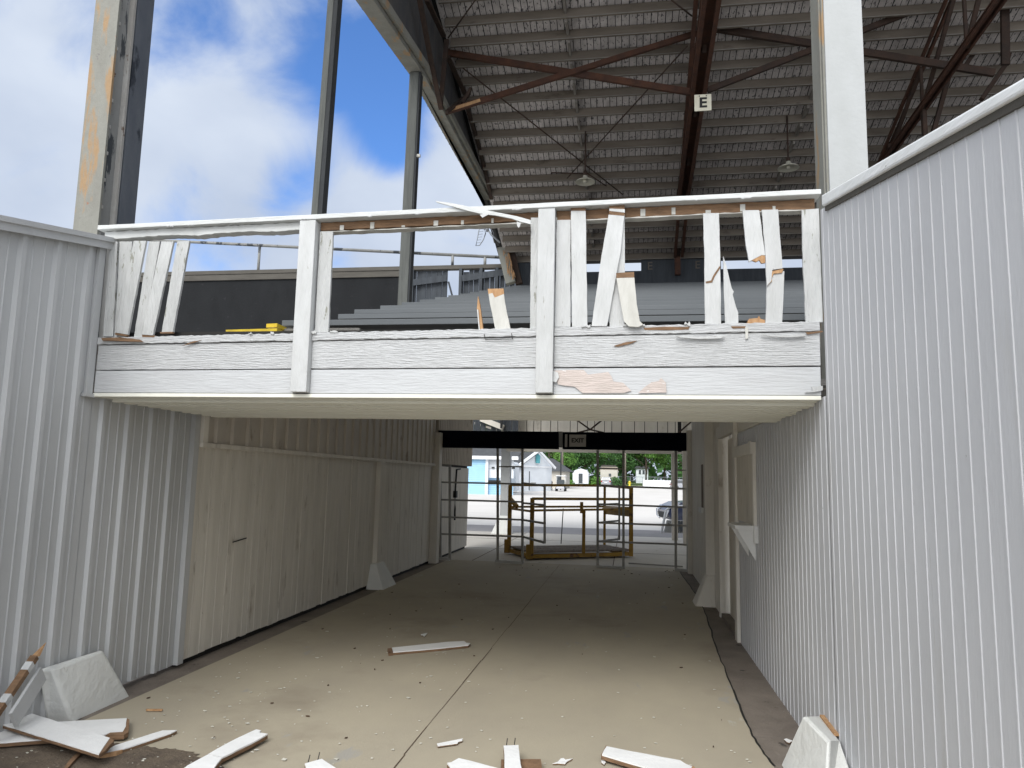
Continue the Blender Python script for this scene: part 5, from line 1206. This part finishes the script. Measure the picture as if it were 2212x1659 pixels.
# cars
def car(name, label, cx, cy, z, heading, paint, L=4.5, Wd=1.85, Hh=1.65, suv=True):
    """heading: unit vector the car's front points along; built in its own frame then placed"""
    o = thing(name, (cx, cy, z), label, 'car')
    d = Vector(heading).normalized(); s = Vector((-d.y, d.x, 0))
    base = Vector((cx, cy, z))
    def T(u, v, w_): return base + d * u + s * v + Vector((0, 0, w_))
    hw = Wd / 2
    prof = [(-L / 2, .45), (-L / 2 - .0, .85), (-L / 2 + .12, 1.0), (L * .18, 1.0), (L * .40, .92), (L / 2 - .12, .78), (L / 2, .6), (L / 2, .35), (L / 2 - .15, .22), (-L / 2 + .1, .25)]
    m_ = MB()
    inn = [(u, hw * (.94 if abs(u) > L * .42 else 1), w_) for (u, w_) in prof]
    m_.hexa([T(u, -v, w_) for (u, v, w_) in inn], [T(u, v, w_) for (u, v, w_) in inn]); m_.build('body', paint, o, .07)
    cab = [(-L / 2 + .12, 1.0), (-L / 2 + .35, Hh - .05), (-L / 2 + .7, Hh), (L * .02, Hh), (L * .22, 1.0)]
    m_ = MB(); m_.hexa([T(u, -hw * (.95 if w_ < 1.1 else .78), w_) for (u, w_) in cab], [T(u, hw * (.95 if w_ < 1.1 else .78), w_) for (u, w_) in cab]); cb = m_.build('cabin', paint, o, .05)
    wz = lambda t: 1.0 + (Hh - 1.0) * t
    m_ = MB(); m_.prism([T(L * .215, -hw * .84, 1.05), T(L * .215, hw * .84, 1.05), T(L * .05, hw * .72, Hh - .08), T(L * .05, -hw * .72, Hh - .08)], d * .03 + Vector((0, 0, .02))); m_.build('windscreen', 'glass', o)
    m_ = MB(); m_.prism([T(-L / 2 + .13, -hw * .82, 1.08), T(-L / 2 + .13, hw * .82, 1.08), T(-L / 2 + .33, hw * .7, Hh - .1), T(-L / 2 + .33, -hw * .7, Hh - .1)], -d * .04); m_.build('rear_window', 'glass', o)
    for sg in (-1, 1):
        m_ = MB(); m_.prism([T(-L / 2 + .4, sg * hw * .93, 1.07), T(L * .17, sg * hw * .93, 1.07), T(L * .03, sg * hw * .81, Hh - .1), T(-L / 2 + .55, sg * hw * .81, Hh - .1)], s * (.02 * sg)); m_.build('side_window', 'glass', o)
        m_ = MB(); m_.prism([T(L / 2 - .02, sg * hw * .55, .62), T(L / 2 - .02, sg * hw * .9, .66), T(L / 2 - .16, sg * hw * .93, .8), T(L / 2 - .14, sg * hw * .55, .76)], d * .05); m_.build('headlight', 'chrome', o)
        m_ = MB(); m_.prism([T(-L / 2, sg * hw * .7, .75), T(-L / 2, sg * hw * .93, .75), T(-L / 2 + .02, sg * hw * .93, 1.0), T(-L / 2 + .02, sg * hw * .7, 1.0)], -d * .04); m_.build('tail_light', 'lamp_red', o)
        for u in (-L * .31, L * .31):
            c_ = T(u, sg * (hw - .1), .34); m_ = MB(); m_.tube([c_ - s * (.11 * sg), c_ + s * (.115 * sg)], .345, 22); wh = m_.build('wheel', 'tyre', o)
            m_ = MB(); m_.tube([c_ + s * (.116 * sg), c_ + s * (.125 * sg)], .22, 16); m_.build('rim', 'chrome', wh)
    m_ = MB(); m_.prism([T(L / 2, -hw * .6, .30), T(L / 2, hw * .6, .30), T(L / 2, hw * .75, .52), T(L / 2, -hw * .75, .52)], d * .04); m_.build('grille', 'black', o)
    m_ = MB()
    for sg in (-1, 1): m_.tube([T(L / 2 + .03, sg * hw * .95, .62), T(L / 2 + .06, sg * hw * .8, .36), T(L / 2 + .07, sg * hw * .3, .27)], .03, 6)
    m_.build('bumper_trim', 'chrome', o)
    m_ = MB(); m_.prism([T(-L / 2, -.26, .62), T(-L / 2, .26, .62), T(-L / 2, .26, .75), T(-L / 2, -.26, .75)], -d * .03); m_.build('number_plate', 'vinyl', o)
    return o
p = at(1310, 1040, 138); car('parked_car', 'silver hatchback parked with its tail to the lot, before the bungalow', p.x, 140, gz(138), (0.05, 1, 0), 'car_silver')
p = at(1430, 1100, 30.5); car('parked_car', 'dark navy car nosing in from the right behind the beige posts', p.x + 2.3, 31.2, 0, (-1, -.22, 0), 'car_navy', 4.6)
p = at(1478, 1040, 120); car('parked_car', 'pale car glimpsed between the two beige posts', p.x + .2, 122, gz(120), (1, 0.1, 0), 'car_silver')
# low concrete stop with a white hoop in front of the navy car
p = at(1455, 1132, 26); hp = thing('wheel_stop', (p.x, 26.4, 0), 'low grey concrete block with a white hoop before the navy car', 'barrier')
b = MB(); b.hexa([(p.x - .3, 26.2, -.01), (p.x + 1.1, 26.2, -.01), (p.x + 1.1, 26.7, -.01), (p.x - .3, 26.7, -.01)], [(p.x - .2, 26.3, .4), (p.x + 1.0, 26.3, .4), (p.x + 1.0, 26.6, .4), (p.x - .2, 26.6, .4)]); b.build('block', 'grey_steel', hp)
b = MB(); xx = p.x - .25; b.tube([(xx - .15, 26.0, 0), (xx + .0, 26.0, .75), (xx + .2, 26.0, .9), (xx + .9, 26.0, .9), (xx + 1.1, 26.0, .7), (xx + 1.1, 26.0, .45)], .04, 8); b.build('hoop', 'vinyl', hp)

# ================================================================ TREES
def tree(x, y, h, cr, label, mtl, seed, n=2600, tr=.3, low=.22):
    rq = random.Random(seed); o = thing('broadleaf_tree', (x, y, gz(y)), label, 'tree', 'trees beyond the lot'); z0 = gz(y)
    m_ = MB(); m_.tube([(x, y, z0 - .2), (x + .1, y, z0 + h * .3), (x - .1, y + .1, z0 + h * .65)], tr, 8, tr * .5)
    for k in range(7):
        a = rq.uniform(0, 6.28); zz = z0 + h * rq.uniform(.25, .5); m_.tube([(x, y, zz), (x + math.cos(a) * cr * .6, y + math.sin(a) * cr * .6, zz + h * .25)], tr * .35, 5, tr * .1)
    m_.build('trunk', 'trunk', o)
    cl = []
    for k in range(26):
        a = rq.uniform(0, 6.28); e = rq.uniform(-.6, 1); rr_ = rq.uniform(.35, .95)
        cl.append((Vector((x + math.cos(a) * cr * rr_ * math.sqrt(max(0, 1 - (e * .8) ** 2)), y + math.sin(a) * cr * rr_ * math.sqrt(max(0, 1 - (e * .8) ** 2)), z0 + h * (low + (1 - low) * .5) + e * h * (1 - low) * .45)), cr * rq.uniform(.22, .42)))
    m_ = MB(); vs = []; fs = []
    for k in range(n):
        c, r = rq.choice(cl); v = Vector((rq.gauss(0, 1), rq.gauss(0, 1), rq.gauss(0, 1))).normalized() * r * rq.uniform(.6, 1.05); v.z *= .75
        p = c + v; s = rq.uniform(.16, .34); nrm = (v.normalized() + Vector((rq.uniform(-.6, .6), rq.uniform(-.6, .6), rq.uniform(-.2, .9)))).normalized()
        u = nrm.cross(Vector((rq.uniform(-1, 1), rq.uniform(-1, 1), rq.uniform(-1, 1)))).normalized(); w_ = nrm.cross(u)
        i = len(vs); vs += [p - u * s, p + w_ * s * .5 + u * s * .1, p + u * s, p - w_ * s * .5 + nrm * s * .2]; fs.append((i, i + 1, i + 2, i + 3))
    m_.add(vs, fs); m_.build('crown', mtl, o)
def tx(px, Y): return at(px, 1040, Y).x
tree(tx(1228, 156), 156, 11, 6.2, 'broad dark tree behind the barn shed, left of the others', 'foliage2', 1, 4200)
tree(tx(1262, 162), 162, 12, 6.0, 'bright leafy tree over the barn shed', 'foliage', 2, 4200)
tree(tx(1305, 168), 168, 13, 6.5, 'mid-green tree above the bungalow roof', 'foliage', 3, 4200)
tree(tx(1352, 160), 160, 11, 5.0, 'dark tree beside the pale utility pole', 'foliage2', 4, 4200, low=.12)
tree(tx(1395, 158), 158, 12, 5.6, 'bright tree above the white panel fence', 'foliage', 5, 4600, low=.3)
tree(tx(1435, 160), 160, 12, 5.5, 'green tree at the right of the row, by the beige posts', 'foliage', 6, 4000, low=.25)
tree(tx(1480, 156), 156, 12, 5.8, 'dark green tree seen between the beige posts', 'foliage2', 7, 3600)
tree(tx(1185, 150), 150, 12, 6, 'tree behind the ridge of the gabled hall', 'foliage', 8, 3600)
tree(tx(1040, 130), 130, 15, 7.5, 'tall tree showing above the left end of the navy beam', 'foliage', 9, 4200, low=.4)
tree(tx(1000, 132), 132, 15, 7, 'tall dark tree behind the blue building', 'foliage2', 10, 3200, low=.3)
# far wood
fw = MB(); rq = random.Random(31); vs = []; fs = []
for k in range(11000):
    p = Vector((rq.uniform(-190, 150), rq.uniform(200, 215), 1.3 + rq.uniform(0, 1) * (10 + 3 * math.sin(k)))); s = rq.uniform(.7, 1.5)
    u = Vector((rq.gauss(0, 1), rq.gauss(0, 1), rq.gauss(0, 1))).normalized(); w_ = u.cross(Vector((rq.gauss(0, 1), rq.gauss(0, 1), rq.gauss(0, 1)))).normalized()
    i = len(vs); vs += [p - u * s, p + w_ * s * .6, p + u * s, p - w_ * s * .6]; fs.append((i, i + 1, i + 2, i + 3))
fw.add(vs, fs); tag(fw.build('far_wood', 'foliage2'), 'distant wood filling the gaps behind the houses', 'wood', kind='stuff')
# shrubs near bungalow and low building
def shrub(px, Y, r, label, seed, mtl='foliage'):
    rq = random.Random(seed); x = tx(px, Y); z0 = gz(Y); m_ = MB(); vs = []; fs = []
    for k in range(260):
        v = Vector((rq.gauss(0, 1), rq.gauss(0, 1), abs(rq.gauss(0, 1)))).normalized() * r * rq.uniform(.6, 1); p = Vector((x, Y, z0)) + v; s = r * .16
        u = Vector((rq.gauss(0, 1), rq.gauss(0, 1), rq.gauss(0, 1))).normalized(); w_ = u.cross(v).normalized()
        i = len(vs); vs += [p - u * s, p + w_ * s * .6, p + u * s, p - w_ * s * .6]; fs.append((i, i + 1, i + 2, i + 3))
    m_.add(vs, fs); tag(m_.build('shrub', mtl), label, 'shrub', 'shrubs beyond the lot')
shrub(1286, 150, 1.6, 'round green shrub between the shed and the bungalow', 1)
shrub(1328, 143, 1.7, 'clipped dark shrub right of the silver hatchback', 2, 'foliage2')
shrub(1229, 140, 1.2, 'small shrub left of the barn shed', 3)
